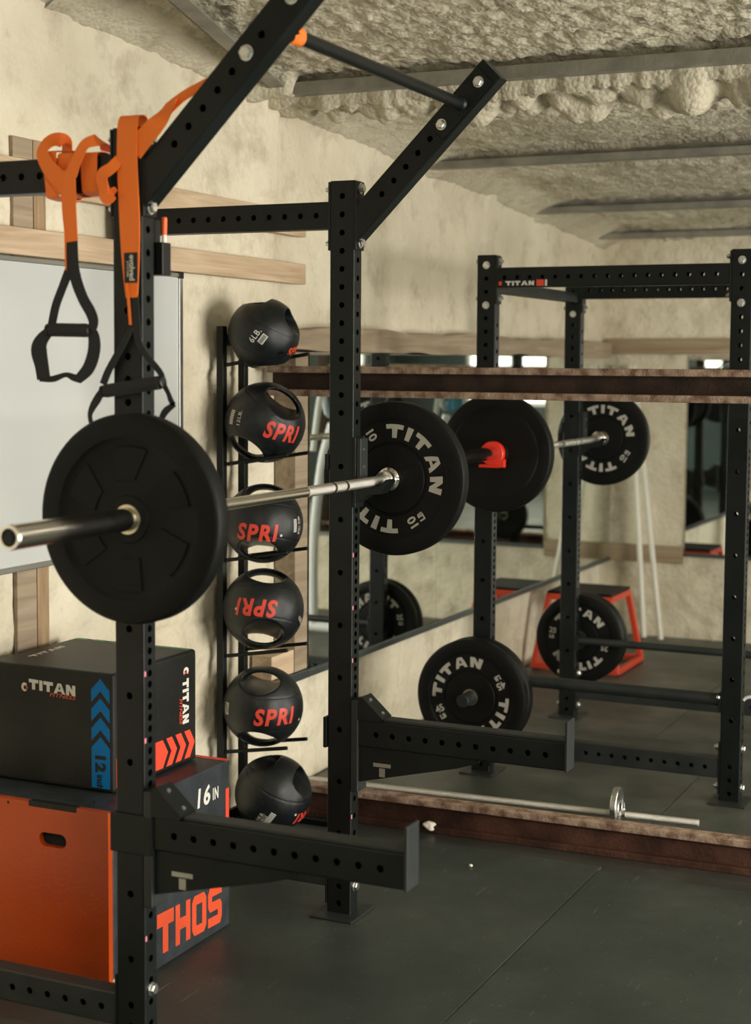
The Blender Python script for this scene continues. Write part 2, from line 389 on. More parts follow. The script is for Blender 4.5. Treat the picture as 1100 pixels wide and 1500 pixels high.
def place_sphere(b, c, R, n, up):
    """wrap flat lettering on a sphere: n = direction of its middle, up = its upward direction"""
    c = Vector(c); n = Vector(n).normalized(); up = Vector(up); up = (up - n * up.dot(n)).normalized(); x = up.cross(n)
    bmesh.ops.triangulate(b, faces=b.faces[:])
    for _ in range(3):
        e = [q for q in b.edges if q.calc_length() > .009]
        if not e: break
        bmesh.ops.subdivide_edges(b, edges=e, cuts=1); bmesh.ops.triangulate(b, faces=b.faces[:])
    for v in b.verts:
        a = v.co.x / R; t = v.co.y / R
        v.co = c + (n * math.cos(a) * math.cos(t) + x * math.sin(a) * math.cos(t) + up * math.sin(t)) * R
    return b
# ------------------------------------------------------------------ room shell
XL, YE, XR, YN = -.74, 6.2, 5.6, -4.6          # left wall, end wall, right wall, wall behind the camera
def zc(y): return 2.72 - .055 * y
V3 = Vector
def fbm(x, y, z, s, o=4): return noise.fractal(V3((x * s, y * s, z * s)), 1.0, 2.0, o)
def lump(x, y, z, s):
    d = noise.voronoi(V3((x * s, y * s, z * s)))[0]
    return max(0.0, 1 - d[0] * 1.35)
def grid(us, vs, F):
    bm = NB(); R = [[bm.verts.new(F(u, v)) for v in vs] for u in us]
    for i in range(len(us) - 1):
        for j in range(len(vs) - 1):
            f = bm.faces.new((R[i][j], R[i + 1][j], R[i + 1][j + 1], R[i][j + 1])); f.smooth = True
    return bm
def rng(a, b, st):
    n = max(1, int(round((b - a) / st))); return [a + (b - a) * i / n for i in range(n + 1)]

def f_left(y, t):
    z = -.04 + t * (zc(y) + .04)
    rough = 1.0 if z < 1.0 else .45 + .55 * max(0, min(1, (1.7 - z) / .5)) * (1 if y < 2 else .4)
    lowz = max(0, min(1, (1.62 - z) / .12)) * max(0, min(1, (1.98 - y) / .1))
    d = -.012 * lowz * lump(7, y * .5, z, 9) - .01 * lowz * (1 if abs(((z - 1.55) / .42) % 1) < .05 else 0) + .012 * fbm(0, y, z, 1.7, 3) + .007 * rough * fbm(3, y, z, 7, 5) + .010 * rough * lump(0, y, z, 16) * (.6 + .8 * noise.noise(V3((5, y * 2, z * 2))))
    # foam covered studs / columns
    for yc_, w, h in ((2.03, .085, .028), (4.27, .07, .02), (3.2, .05, .006)):
        q = abs(y - yc_ + .012 * noise.noise(V3((1, y, z * 5)))) / w
        if q < 1: d += h * (1 - q ** 6)
    cl = zc(y) - z
    if cl < .16: d += .06 * (1 - cl / .16) ** 2 * (.6 + .6 * lump(1, y, z, 14))
    lim = -.002 if z < 2.2 else .06
    return V3((XL - .012 + min(d + .003, .012 + lim), y, z))
ts = rng(0, 1, .0062)
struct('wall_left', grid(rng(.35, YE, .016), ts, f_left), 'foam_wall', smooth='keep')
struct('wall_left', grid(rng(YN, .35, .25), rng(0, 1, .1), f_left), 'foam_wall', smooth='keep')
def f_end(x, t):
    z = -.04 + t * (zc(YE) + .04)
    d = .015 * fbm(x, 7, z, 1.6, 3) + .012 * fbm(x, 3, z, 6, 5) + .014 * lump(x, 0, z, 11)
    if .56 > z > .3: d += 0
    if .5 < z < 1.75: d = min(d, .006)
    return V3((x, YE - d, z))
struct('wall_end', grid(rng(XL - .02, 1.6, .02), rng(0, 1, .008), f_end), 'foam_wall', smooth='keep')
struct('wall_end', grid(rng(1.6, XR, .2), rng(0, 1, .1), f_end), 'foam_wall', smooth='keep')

random.seed(3)
PUR = [(2.0, 2.53), (3.5, 2.452), (4.92, 2.385), (6.0, 2.335)]
blobs = [(random.uniform(-.7, 2.2), 2.06 + abs(random.gauss(0, .05)), random.uniform(.025, .062)) for _ in range(230)]
blobs += [(random.uniform(-.7, 2.2), 2.03 + abs(random.gauss(0, .03)), random.uniform(.02, .04)) for _ in range(120)]
blobs += [(random.uniform(-.1, 1.5), 2.10 + abs(random.gauss(0, .05)), random.uniform(.05, .085)) for _ in range(34)]
blobs += [(1.0, 2.08, .085), (.78, 2.07, .09), (.62, 2.09, .07), (-.05, 2.1, .07), (-.62, 1.93, .05), (-.7, 1.9, .05)]
from collections import defaultdict
bg = defaultdict(list)
for b in blobs:
    for i in range(int((b[0] - b[2]) * 10) - 1, int((b[0] + b[2]) * 10) + 2): bg[i].append(b)
def f_ceil(x, y):
    z = zc(y)
    wx = x + .05 * noise.noise(V3((x * 5, y * 5, 2))); wy = y + .05 * noise.noise(V3((x * 5, y * 5, 9)))
    amp = 1.0 if y < 2.9 else .6
    d = .020 * fbm(x, y, 0, 1.8, 3) + amp * (.014 * lump(wx, wy, 0, 20) + .011 * lump(wx, wy, 5, 38) + .006 * fbm(x, y, 3, 18, 3)) + .012 * amp * max(0, fbm(x, y, 8, 3.5, 2)) * lump(wx, wy, 2, 12)
    d += .02 * max(0, noise.noise(V3((wx * 2.2 + wy * 3, wy * 9, 1))))
    for py, pz in PUR:      # foam thickens towards each purlin
        q = abs(y - py) / .22
        if q < 1 and y > py: d += .05 * (1 - q)
    if 2.0 < y < 2.22:
        q = (y - 2.0) / .22; d = max(d, .105 * (1 - q * q) + .035 * lump(wx, wy, 4, 15) + .02 * lump(wx, wy, 6, 34))
    if 1.9 < y < 2.35:
        for bx_, by_, br in bg.get(int(x * 10), ()):
            q = (x - bx_) ** 2 + (y - by_) ** 2
            if q < br * br: d = max(d, .055 + math.sqrt(br * br - q) * 1.75)
    for py, pz in PUR:
        if -.0 < py - y < .11: d = min(d, zc(y) - pz - ((.045 if x > .15 else .045 - .06 * min(1, (.15 - x) / .3)) if py == 2.0 else .04 if x > -.55 else .01) + .012 * noise.noise(V3((x * 7, 0, py))))
    cw = x - XL
    if cw < .2:
        q = max(cw, 0) / .2; d = d * (.25 + .75 * q) + .085 * (1 - q) ** 1.6
    return V3((x, y, z - d))
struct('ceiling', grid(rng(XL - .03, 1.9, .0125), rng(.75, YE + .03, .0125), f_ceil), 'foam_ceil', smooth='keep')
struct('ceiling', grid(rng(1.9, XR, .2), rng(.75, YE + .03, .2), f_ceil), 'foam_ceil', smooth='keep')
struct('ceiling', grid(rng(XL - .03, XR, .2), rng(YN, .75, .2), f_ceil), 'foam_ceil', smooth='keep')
k = 0
for py, pz in PUR + [(.45, 2.60), (-1.1, 2.68), (-2.7, 2.77)]:
    bm = NB()
    box(bm, (XL + .02, py - .06, pz), (XR - .05, py, pz + .004), .001)             # bottom flange
    box(bm, (XL + .02, py - .004, pz), (XR - .05, py, pz + .12))                    # web
    box(bm, (XL + .02, py - .064, pz), (XR - .05, py - .06, pz + (.040 if py == 2.0 else .030)), .001)              # lip
    struct('trim_%d' % (k + 1), bm, 'purlin'); k += 1
# brace flange running slantwise along the top of the left wall
bm = NB(); a = V3((-.24, .40, 2.615)); b = V3((-.64, 1.96, 2.545)); dd = (b - a).normalized(); sd = dd.cross(V3((0, 0, 1))).normalized()
prism(bm, [a - sd * .03, a + sd * .03, b + sd * .03, b - sd * .03], (0, 0, .006))
prism(bm, [a - sd * .03, a - sd * .024, b - sd * .024, b - sd * .03], (0, 0, .10))
struct('trim_8', bm, 'purlin')
bm = NB(); box(bm, (XL - .3, YN - .2, -.14), (XR + .3, YE + .3, -.011)); struct('floor', bm, 'concrete')
# right wall with three window openings and the wall behind the camera with two
def wall_open(name, ax, pos, u0, u1, H, holes, th=.16):
    """wall in the plane ax=pos, u along the other axis, holes (ua,ub,za,zb)"""
    bm = NB(); us = sorted({u0, u1, *[h[0] for h in holes], *[h[1] for h in holes]})
    def B(ua, ub, za, zb):
        if ax == 'x': box(bm, (pos, ua, za), (pos + th, ub, zb))
        else: box(bm, (ua, pos - th, za), (ub, pos, zb))
    for ua, ub in zip(us, us[1:]):
        hs = sorted([h for h in holes if h[0] <= ua and h[1] >= ub], key=lambda h: h[2]); z = 0
        for h in hs:
            if h[2] > z: B(ua, ub, z, h[2])
            z = h[3]
        B(ua, ub, z, H)
    struct(name, bm, 'dark_wall')
RW = [(-.6, 2.6, .02, 2.25), (-3.6, -2.5, 1.0, 2.0)]
BW = [(3.3, 4.6, 1.05, 2.05), (.1, 1.4, 1.35, 2.1)]
wall_open('wall_right', 'x', XR, YN, YE, 2.95, RW)
wall_open('wall_back', 'y', YN, XL - .2, XR, 2.95, BW)
n = 1
def window(lo, hi, ax, n):
    """frame and bright daylight pane filling an opening"""
    lo = V3(lo); hi = V3(hi); bm = NB(); t = .05
    i = 1 if ax == 'x' else 0
    def B(ua, ub, za, zb):
        a = V3(lo); b = V3(hi); a[i] = ua; b[i] = ub; a.z = za; b.z = zb; box(bm, a, b)
    B(lo[i], hi[i], lo.z, lo.z + t); B(lo[i], hi[i], hi.z - t, hi.z); B(lo[i], lo[i] + t, lo.z + t, hi.z - t); B(hi[i] - t, hi[i], lo.z + t, hi.z - t)
    m = (lo[i] + hi[i]) / 2; B(m - .02, m + .02, lo.z + t, hi.z - t)
    o = struct('window_%d' % n, bm, 'white_steel')
    bm = NB(); a = V3(lo); b = V3(hi); a[i] += .01; b[i] -= .01; a.z += .01; b.z -= .01
    j = 0 if ax == 'x' else 1
    c = (lo[j] + hi[j]) / 2 + (.012 if ax == 'x' else -.012); a[j] = c - .003; b[j] = c + .003; box(bm, a, b)
    obj('window_pane', bm, 'window', o)
window((XR + .05, -3.6, 1.0), (XR + .11, -2.5, 2.0), 'x', 1)
window((3.3, YN - .11, 1.05), (4.6, YN - .05, 2.05), 'y', 2)
window((.1, YN - .11, 1.35), (1.4, YN - .05, 2.1), 'y', 3)
# open roll-up door in the right wall: jamb and the rolled curtain above it
bm = NB(); box(bm, (XR - .03, -.66, 0), (XR + .0, -.6, 2.31), .003); box(bm, (XR - .03, 2.6, 0), (XR, 2.66, 2.31), .003); box(bm, (XR - .03, -.6, 2.25), (XR, 2.6, 2.31), .003)
o = struct('door_1', bm, 'purlin')
bm = NB(); cyl(bm, (XR - .2, -.62, 2.45), (XR - .2, 2.62, 2.45), .16, 32); obj('rolled_curtain', bm, 'alu', o)
# dark wall covering behind the camera
bm = NB(); box(bm, (-.7, YN + .005, .02), (3.2, YN + .03, 1.3), .004)
tag(obj('wall_panel', bm, 'teal_panel', origin=(1.2, YN + .01, .02)), 'dark teal panel covering the lower part of the back wall', 'panel')

# ------------------------------------------------------------------ rubber mats
def mat_tile(lo, hi, m, label):
    bm = NB(); box(bm, (*lo, -.0105), (*hi, 0), .002, 2)
    tag(obj('rubber_mat', bm, m, origin=(*lo, -.0105)), label, 'mat', 'rubber mats covering the gym floor')
mat_tile((-.725, -.9), (.599, 1.84), 'mat_near', 'black rubber floor mat under the front rack, left of the long seam')
mat_tile((.602, -.9), (2.1, 1.80), 'mat_near', 'black rubber floor mat in the right foreground, right of the long seam')
mat_tile((-.725, -4.4), (2.1, -.903), 'mat_near', 'black rubber floor mat nearest the back wall')
mat_tile((-.725, 2.085), (.62, 3.60), 'mat_far', 'dusty rubber mat under the left posts of the rear rack')
mat_tile((.623, 2.085), (2.4, 3.60), 'mat_far', 'dusty rubber mat under the right foot of the rear rack')
mat_tile((-.725, 3.603), (.30, 6.12), 'mat_far', 'dusty rubber mat under the red step stand')
mat_tile((.303, 3.603), (2.4, 6.12), 'mat_far', 'dusty rubber mat in front of the far wall, right of the stand')

# ------------------------------------------------------------------ steel beams
def ibeam(name, x0, x1, yc_, z0, H, m1, m2, label, rot=0, fw=.10):
    root = thing(name, label, 'beam', (x0, yc_, z0)); t = .023
    R = Matrix.Translation((x0, yc_, 0)) @ Matrix.Rotation(rot, 4, 'Z') @ Matrix.Translation((-x0, -yc_, 0))
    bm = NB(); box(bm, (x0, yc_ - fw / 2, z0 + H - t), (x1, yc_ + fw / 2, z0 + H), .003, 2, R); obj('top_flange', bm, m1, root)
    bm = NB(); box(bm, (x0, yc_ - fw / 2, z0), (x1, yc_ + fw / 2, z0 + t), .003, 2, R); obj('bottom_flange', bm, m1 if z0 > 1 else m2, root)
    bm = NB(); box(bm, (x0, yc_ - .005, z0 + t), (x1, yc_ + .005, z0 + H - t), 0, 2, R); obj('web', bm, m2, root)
    return root
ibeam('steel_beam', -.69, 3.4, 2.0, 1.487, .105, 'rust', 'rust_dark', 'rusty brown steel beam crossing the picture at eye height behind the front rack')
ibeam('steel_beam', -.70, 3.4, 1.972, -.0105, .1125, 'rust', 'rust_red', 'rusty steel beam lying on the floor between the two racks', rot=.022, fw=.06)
bm = NB(); box(bm, (3.35, 1.93, -.01), (3.45, 2.08, 2.5), .004); tag(obj('steel_column', bm, 'rust_dark', origin=(3.4, 2.0, 0)), 'rusty steel column carrying the right end of the eye-height beam', 'column')

# ------------------------------------------------------------------ racks
def steps(a, n, s): return [a + s * i for i in range(n)]
S = .0508
def upright(root, x, y, top_hole, H, tight=(.66, 1.30), six_from=1.36, marks=None):
    zf = [top_hole - i * S for i in range(60) if top_hole - i * S > six_from + .08]
    z = zf[-1] if zf else top_hole
    z = z - 3 * S
    while z > .2: zf.append(z); z -= 3 * S
    zf += [.035, .085, .135]
    zs = []; z = top_hole - S / 2 - 3 * S
    while z > .04:
        zs.append(z); z -= (S / 2 if tight[0] < z < tight[1] else S)
    bm = NB(); tube(bm, (x + .0381, y + .0254, .006), (x + .0381, y + .0254, H), (1, 0, 0), .0762, .0508, [q - .006 for q in zf], [q - .006 for q in zs], .0085)
    o = obj('upright', bm, 'steel_black', root)
    if marks:
        for q in marks:
            b = NB(); box(b, (x + .0763, y + .003, q - .006), (x + .0767, y + .0085, q + .006)); obj('number_marker', b, 'pink', o, label='small pink hole marker')
    return o
def foot(root, x, y, dx=.03, dy=.055):
    bm = NB(); box(bm, (x - dx, y - dy, 0), (x + .0762 + dx, y + .0508 + dy, .006), .0015)
    for sx in (-1, 1):
        for sy in (-1, 1): lathe(bm, [(.008, .0055), (.008, .0065)], (x + .0381 + sx * (.0381 + dx - .014), y + .0254 + sy * (.0254 + dy - .014), 0), (0, 0, 1), 12)
    obj('foot_plate', bm, 'steel_black2', root)
def plate_x(root, x, y, z0, z1, t=.006, name='bolt_plate'):
    bm = NB(); box(bm, (min(x, x + t), y - .001, z0), (max(x, x + t), y + .0518, z1), .0015); obj(name, bm, 'steel_black', root)
def bolt_x(root, x, y, z, d, s=1.0, nut=False):
    bm = NB(); bolt(bm, (x, y, z), (d, 0, 0), s, nut); obj('bolt', bm, 'zinc', root)
def bolt_y(root, x, y, z, d, s=1.0, nut=False):
    bm = NB(); bolt(bm, (x, y, z), (0, d, 0), s, nut); obj('bolt', bm, 'zinc', root)

rack = thing('squat_rack', 'black wall-mounted squat rack with slanted pull-up arms in the foreground', 'squat rack', (0, 0, 0))
W1 = 1.0708
for y in (0, W1):
    upright(rack, 0, y, 2.0719, 2.115, marks=[.60 + .1524 * k - .0 for k in range(5)] + [.295])
    foot(rack, 0, y)
    plate_x(rack, 0, y, 1.921, 2.113, -.006); plate_x(rack, .0762, y, 1.921, 2.113, .006)
    # beam back to the wall, top and bottom
    hs = [.0381 + .0508 * k for k in range(13)]
    bm = NB(); tube(bm, (-.006, y + .0254, 2.020), (-.692, y + .0254, 2.020), (0, 0, 1), .0762, .0508, hs, (), .0085); obj('wall_beam', bm, 'steel_black', rack)
    bm = NB(); tube(bm, (-.006, y + .0254, .118), (-.692, y + .0254, .118), (0, 0, 1), .0762, .0508, hs, (), .0085); obj('base_beam', bm, 'steel_black2', rack)
    plate_x(rack, 0, y, .03, .20, -.006)
    bm = NB(); box(bm, (-.699, y - .03, 1.96), (-.692, y + .08, 2.08), .0015); obj('wall_plate', bm, 'steel_black', rack)
    bm = NB(); box(bm, (-.699, y - .03, .06), (-.692, y + .08, .18), .0015); obj('wall_plate', bm, 'steel_black', rack)
    for z in (2.094, 1.942):
        bolt_x(rack, -.006, y + .0254, z, -1, .95, True); bolt_x(rack, .0822, y + .0254, z, 1, 1.05)
    bolt_x(rack, -.006, y + .0254, .178 if y else .172, -1, .95, True); bolt_x(rack, .0762, y + .0254, .172 if not y else .085, 1, 1.05)
    bolt_x(rack, -.006, y + .0254, .085, -1, .95, True)
    # slanted arm
    dv = V3((.7071, 0, .7071)); tip = V3((.4815, y + .0254, 2.3935)); Ltot = .60; st = tip - dv * Ltot
    bm = NB(); tube(bm, st, tip, V3((-.7071, 0, .7071)), .0762, .0508, [Ltot - .049, Ltot - .20] + [Ltot - .2508 - S * k for k in range(5)] + ([] if y else [Ltot - .15]), (), .0085)
    for v in bm.verts:
        if v.co.x < .0822: v.co += dv * ((.0822 - v.co.x) / dv.x)
    obj('pull_up_arm', bm, 'steel_black', rack)
    for td in (.049, .20):
        c = tip - dv * td
        if y: bolt_y(rack, c.x, y - .006, c.z, -1, 1.05)
        else: bolt_y(rack, c.x, y, c.z, -1, 1.15); 
        bolt_y(rack, c.x, y + (.0508 if y else .0568), c.z, 1, .95, True)
    # flange of the pull-up bar
    n_ = V3((-.7071, 0, .7071)); c = tip - dv * .1245; y0 = y - .006 if y else y + .0508
    bm = NB(); P = [c + dv * a_ + n_ * b_ for a_, b_ in ((-.1, -.031), (.1, -.031), (.1, .031), (-.1, .031))]
    for p in P: p.y = y0
    prism(bm, P, (0, .006, 0)); obj('flange', bm, 'steel_black', rack)
tip = V3((.4815, 0, 2.3935)) - V3((.7071, 0, .7071)) * .1245
bm = NB(); cyl(bm, (tip.x, .0568, tip.z), (tip.x, W1 - .006, tip.z), .0158, 28); lathe(bm, [(.0158, 0), (.021, .0), (.0158, .008)], (tip.x, W1 - .006, tip.z), (0, -1, 0), 28)
obj('pull_up_bar', bm, 'steel_black', rack)

def spotter_arm(y, near, label):
    """safety arm clamped on an upright of the front rack; near = wraps the camera side"""
    r = thing('spotter_arm', label, 'safety arm', (.08, y, .5), 'safety arms on the front rack')
    bm = NB(); ya, yb = y - .006, y + .0568
    # clamp: rear tab, side plate, channel on the front of the upright
    box(bm, (-.012, ya, .492), (-.001, yb, .582), .002)
    if near: box(bm, (-.012, ya - .001, .492), (.10, y - .001, .582), .002)
    else: box(bm, (-.012, y + .0518, .492), (.10, yb + .001, .582), .002)
    obj('clamp', bm, 'steel_black', r)
    bm = NB(); box(bm, (.0775, ya, .372), (.0995, yb, .640), .003); 
    obj('channel', bm, 'steel_black2', r)
    bm = NB(); hs = [.055 + S * k for k in range(12)]
    tube(bm, (.0995, y + .0254, .545), (.719, y + .0254, .545), (0, 0, 1), .078, .0508, hs, (), .0085); obj('arm_tube', bm, 'steel_black', r)
    bm = NB(); box(bm, (.719, y - .006, .505), (.727, y + .0568, .643), .002); obj('end_plate', bm, 'steel_black2', r)
    bm = NB(); box(bm, (.175, y + .003, .584), (.717, y + .048, .592), .0015); obj('liner', bm, 'steel_black2', r, label='scuffed dark liner strip')
    # top gusset with two screws
    bm = NB(); P = [V3((.0995, ya, .584)), V3((.0995, ya, .648)), V3((.112, ya, .652)), V3((.178, ya, .593)), V3((.172, ya, .584))]
    prism(bm, P, (0, yb - ya, 0)); obj('top_gusset', bm, 'steel_black', r)
    n_ = V3((.66, 0, .75)); bm = NB()
    for t in (.2, .8):
        c = V3((.112, y + .0254, .652)).lerp(V3((.178, y + .0254, .593)), t); lathe(bm, [(.0055, 0), (.005, .002)], c, n_, 16)
    obj('screw', bm, 'zinc', r)
    yy = y + .006 if near else y + .004
    bm = NB(); prism(bm, [V3((.0995, yy, .506)), V3((.0995, yy, .402)), V3((.40, yy, .475)), V3((.47, yy, .498)), V3((.47, yy, .506))], (0, .006, 0)); obj('lower_gusset', bm, 'steel_black', r)
    b2 = NB(); ym = yy - .0006; x0 = .145
    box(b2, (x0, ym, .452), (x0 + .055, ym + .0005, .463)); box(b2, (x0 + .019, ym, .424), (x0 + .037, ym + .0005, .449)); obj('letter_mark', b2, 'alu', r, label='silver letter T')
    return r
spotter_arm(0, True, 'black safety arm with an upturned end plate, nearest the camera on the front post')
spotter_arm(W1, False, 'black safety arm on the far post of the front rack, letter mark on its gusset')

def j_cup(x, y, z, near, label, grp):
    r = thing('j_cup', label, 'bar holder', (x + .08, y + .025, z - .02), grp)
    ya, yb = y - .003, y + .0538
    bm = NB(); box(bm, (x + .0772, ya, z - .075), (x + .086, yb, z + .125), .002)
    box(bm, (x - .012, ya, z + .03), (x - .001, yb, z + .075), .002)
    if near: box(bm, (x - .012, ya - .006, z + .03), (x + .086, ya - .001, z + .075), .0015)
    else: box(bm, (x - .012, yb + .001, z + .03), (x + .086, yb + .006, z + .075), .0015)
    obj('bracket', bm, 'steel_black', r)
    bm = NB(); P = [(.0865, -.018), (.152, -.018), (.180, .008), (.188, .003), (.162, -.034), (.125, -.036), (.0865, -.062)]
    prism(bm, [V3((x + a, ya + .002, z + b)) for a, b in P], (0, yb - ya - .004, 0)); obj('cradle', bm, 'steel_black', r)
    bm = NB(); box(bm, (x + .0865, ya + .004, z + .0), (x + .100, yb - .004, z + .122), .002)
    box(bm, (x + .0865, ya + .004, z - .0175), (x + .15, yb - .004, z - .0145), .001); obj('liner', bm, 'steel_black2', r)
    bm = NB()
    for q in (.04, .09): lathe(bm, [(.0045, 0), (.004, .002)], (x + .100, y + .0254, z + q), (1, 0, 0), 12)
    obj('screw', bm, 'zinc', r)
BZ = 1.2694
j_cup(0, 0, BZ, True, 'black bar holder on the nearest post, behind the large black plate', 'bar holders')
j_cup(0, W1, BZ, False, 'black bar holder carrying the near barbell beside the white-lettered plate', 'bar holders')

# ------------------------------------------------------------------ rear rack
AX, AY, W2, CX = -.2076, 2.7495, 1.0879, .9783
rack2 = thing('power_rack', 'black four-post power rack standing behind the eye-height beam', 'power rack', (AX, AY, 0))
for x in (AX, AX + CX):
    for y in (AY, AY + W2):
        upright(rack2, x, y, 1.9319, 2.022, six_from=1.40); foot(rack2, x, y)
        for z in (1.983, 1.830):
            bolt_y(rack2, x + .0381, y, z, -1, 1.0)
        s = 1 if x == AX else -1; xs = x + .0762 if s > 0 else x
        for z in (1.998, 1.858): bolt_x(rack2, xs + s * .006, y + .0254, z, s, .9, True); bolt_x(rack2, x if s > 0 else x + .0762, y + .0254, z, -s, .9)
        plate_x(rack2, xs, y, 1.835, 2.018, s * .006)
        for z in (.20, .055): bolt_x(rack2, xs + s * .006, y + .0254, z, s, 1.0, True); bolt_x(rack2, x if s > 0 else x + .0762, y + .0254, z, -s, 1.0)
        plate_x(rack2, xs, y, .03, .225, s * .006)
xa, xb = AX + .0822, AX + CX - .006
hs = [.03 + S * k for k in range(17)]
for y in (AY, AY + W2):
    bm = NB(); tube(bm, (xa, y + .0254, 1.935), (xb, y + .0254, 1.935), (0, 0, 1), .0762, .0508, hs, (), .0085); obj('top_beam', bm, 'steel_black', rack2)
    bm = NB(); tube(bm, (xa, y + .0254, .126), (xb, y + .0254, .126), (0, 0, 1), .0762, .0508, hs, (), .0085); obj('base_beam', bm, 'steel_black2', rack2)
for x in (AX, AX + CX):
    bm = NB(); tube(bm, (x + .0381, AY + .0508, 1.903), (x + .0381, AY + W2, 1.903), (1, 0, 0), .0508, .044, (), (), .008); obj('side_beam', bm, 'steel_black', rack2)
# sticker on the top beam
b = NB(); box(b, (AX + .085, AY - .0006, 1.899), (AX + .30, AY - .0002, 1.926)); st = obj('sticker', b, 'steel_black', rack2)
pl, w = block_text('TITAN', .017); f = .115 / w
b = polys_bm(pl, lambda u, v: V3((AX + .175 + u * f, AY - .0010, 1.9125 + v))); obj('lettering', b, 'white_print', st, label='white lettering TITAN')
b = NB(); box(b, (AX + .242, AY - .0010, 1.901), (AX + .272, AY - .0006, 1.925)); box(b, (AX + .09, AY - .0010, 1.905), (AX + .102, AY - .0006, 1.92)); obj('patch', b, 'red_print', st, label='red patch')
b = NB(); box(b, (AX + .276, AY - .0010, 1.901), (AX + .284, AY - .0006, 1.925)); obj('patch', b, 'white_print', st, label='white patch')

def safety_bar(y, z, r, label):
    t = thing('safety_bar', label, 'safety bar', (AX + .09, y, z), 'safety bars low in the rear rack')
    bm = NB(); cyl(bm, (AX + .0762, y, z), (AX + CX, y, z), r, 24); obj('pipe', bm, 'steel_black2', t)
    bm = NB(); cyl(bm, (AX + CX - .014, y - .029, z + .012), (AX + CX - .004, y - .029, z + .012), .008, 12, .002); obj('pin_head', bm, 'zinc', t)
    bm = NB(); box(bm, (AX + .0767, y - .026, z - .045), (AX + .086, y + .026, z + .03), .002); box(bm, (AX + CX - .010, y - .026, z - .045), (AX + CX - .0005, y + .026, z + .03), .002); obj('bracket', bm, 'steel_black', t)
safety_bar(AY + .0254, .378, .023, 'black round safety bar between the two near posts of the rear rack')
safety_bar(AY + W2 + .0254, .352, .017, 'thin black safety bar between the two far posts of the rear rack')
j_cup(AX, AY, BZ, True, 'black bar holder on the left near post of the rear rack', 'bar holders')
j_cup(AX, AY + W2, BZ, False, 'black bar holder on the left far post of the rear rack', 'bar holders')
# white pull pin hanging at the right near post
hk = thing('pull_pin', 'white bent pull pin on the right side of the rear rack post', 'pin', (AX + CX + .0762, AY + .02, .38))
bm = NB(); o_ = V3((AX + CX + .078, AY + .02, .385)); tube_path(bm, [o_, o_ + V3((.012, 0, .01)), o_ + V3((.035, 0, .012)), o_ + V3((.045, 0, -.01)), o_ + V3((.045, 0, -.08))], .006, 10); obj('rod', bm, 'white_steel', hk)

# ------------------------------------------------------------------ barbells
def barbell(x, z, yc_, label):
    r = thing('barbell', label, 'barbell', (x, yc_, z - .0145), 'loaded barbells')
    def P(y): return V3((x, yc_ + y, z))
    sg = [(-.615, -.49, 0), (-.49, -.475, 1), (-.475, -.20, 0), (-.20, .10, 1), (.10, .36, 0), (.36, .385, 0), (.385, .615, 0)]
    bm = NB(); lathe(bm, [(.0139, -.62), (.0139, .62)], P(0), (0, 1, 0), 32); obj('shaft', bm, 'chrome', r)
    for a, b_ in ((-.615, -.445), (.115, .262), (.277, .335), (.35, .60)):
        bm = NB(); lathe(bm, [(.0139, a), (.0144, a + .001), (.0144, b_ - .001), (.0139, b_)], P(0), (0, 1, 0), 32); obj('knurling', bm, 'knurl', r, label='matt knurled grip')
    for s in (-1, 1):
        bm = NB(); lathe(bm, [(.0139, .600), (.024, .600), (.0275, .604), (.0275, .628), (.030, .630), (.034, .633), (.034, .652), (.032, .655), (.025, .655), (.025, 1.094), (.0235, 1.099), (.018, 1.099), (.018, 1.094)], P(0), (0, s, 0), 48, cap=False); obj('sleeve', bm, 'chrome', r, smooth=None)
        bm = NB(); lathe(bm, [(.018, 1.085), (.018, 1.0945), (.009, 1.0945), (.008, 1.097)], P(0), (0, s, 0), 32); obj('end_cap', bm, 'rubber_smooth', r)
    return r
YC1 = .5555; BX = .1341
barbell(BX, BZ, YC1, 'chrome barbell racked at chest height, its bare sleeve pointing at the camera')
X2 = AX + BX; YC2 = AY + .562
barbell(X2, BZ, YC2, 'chrome barbell racked on the rear rack with a red collar')

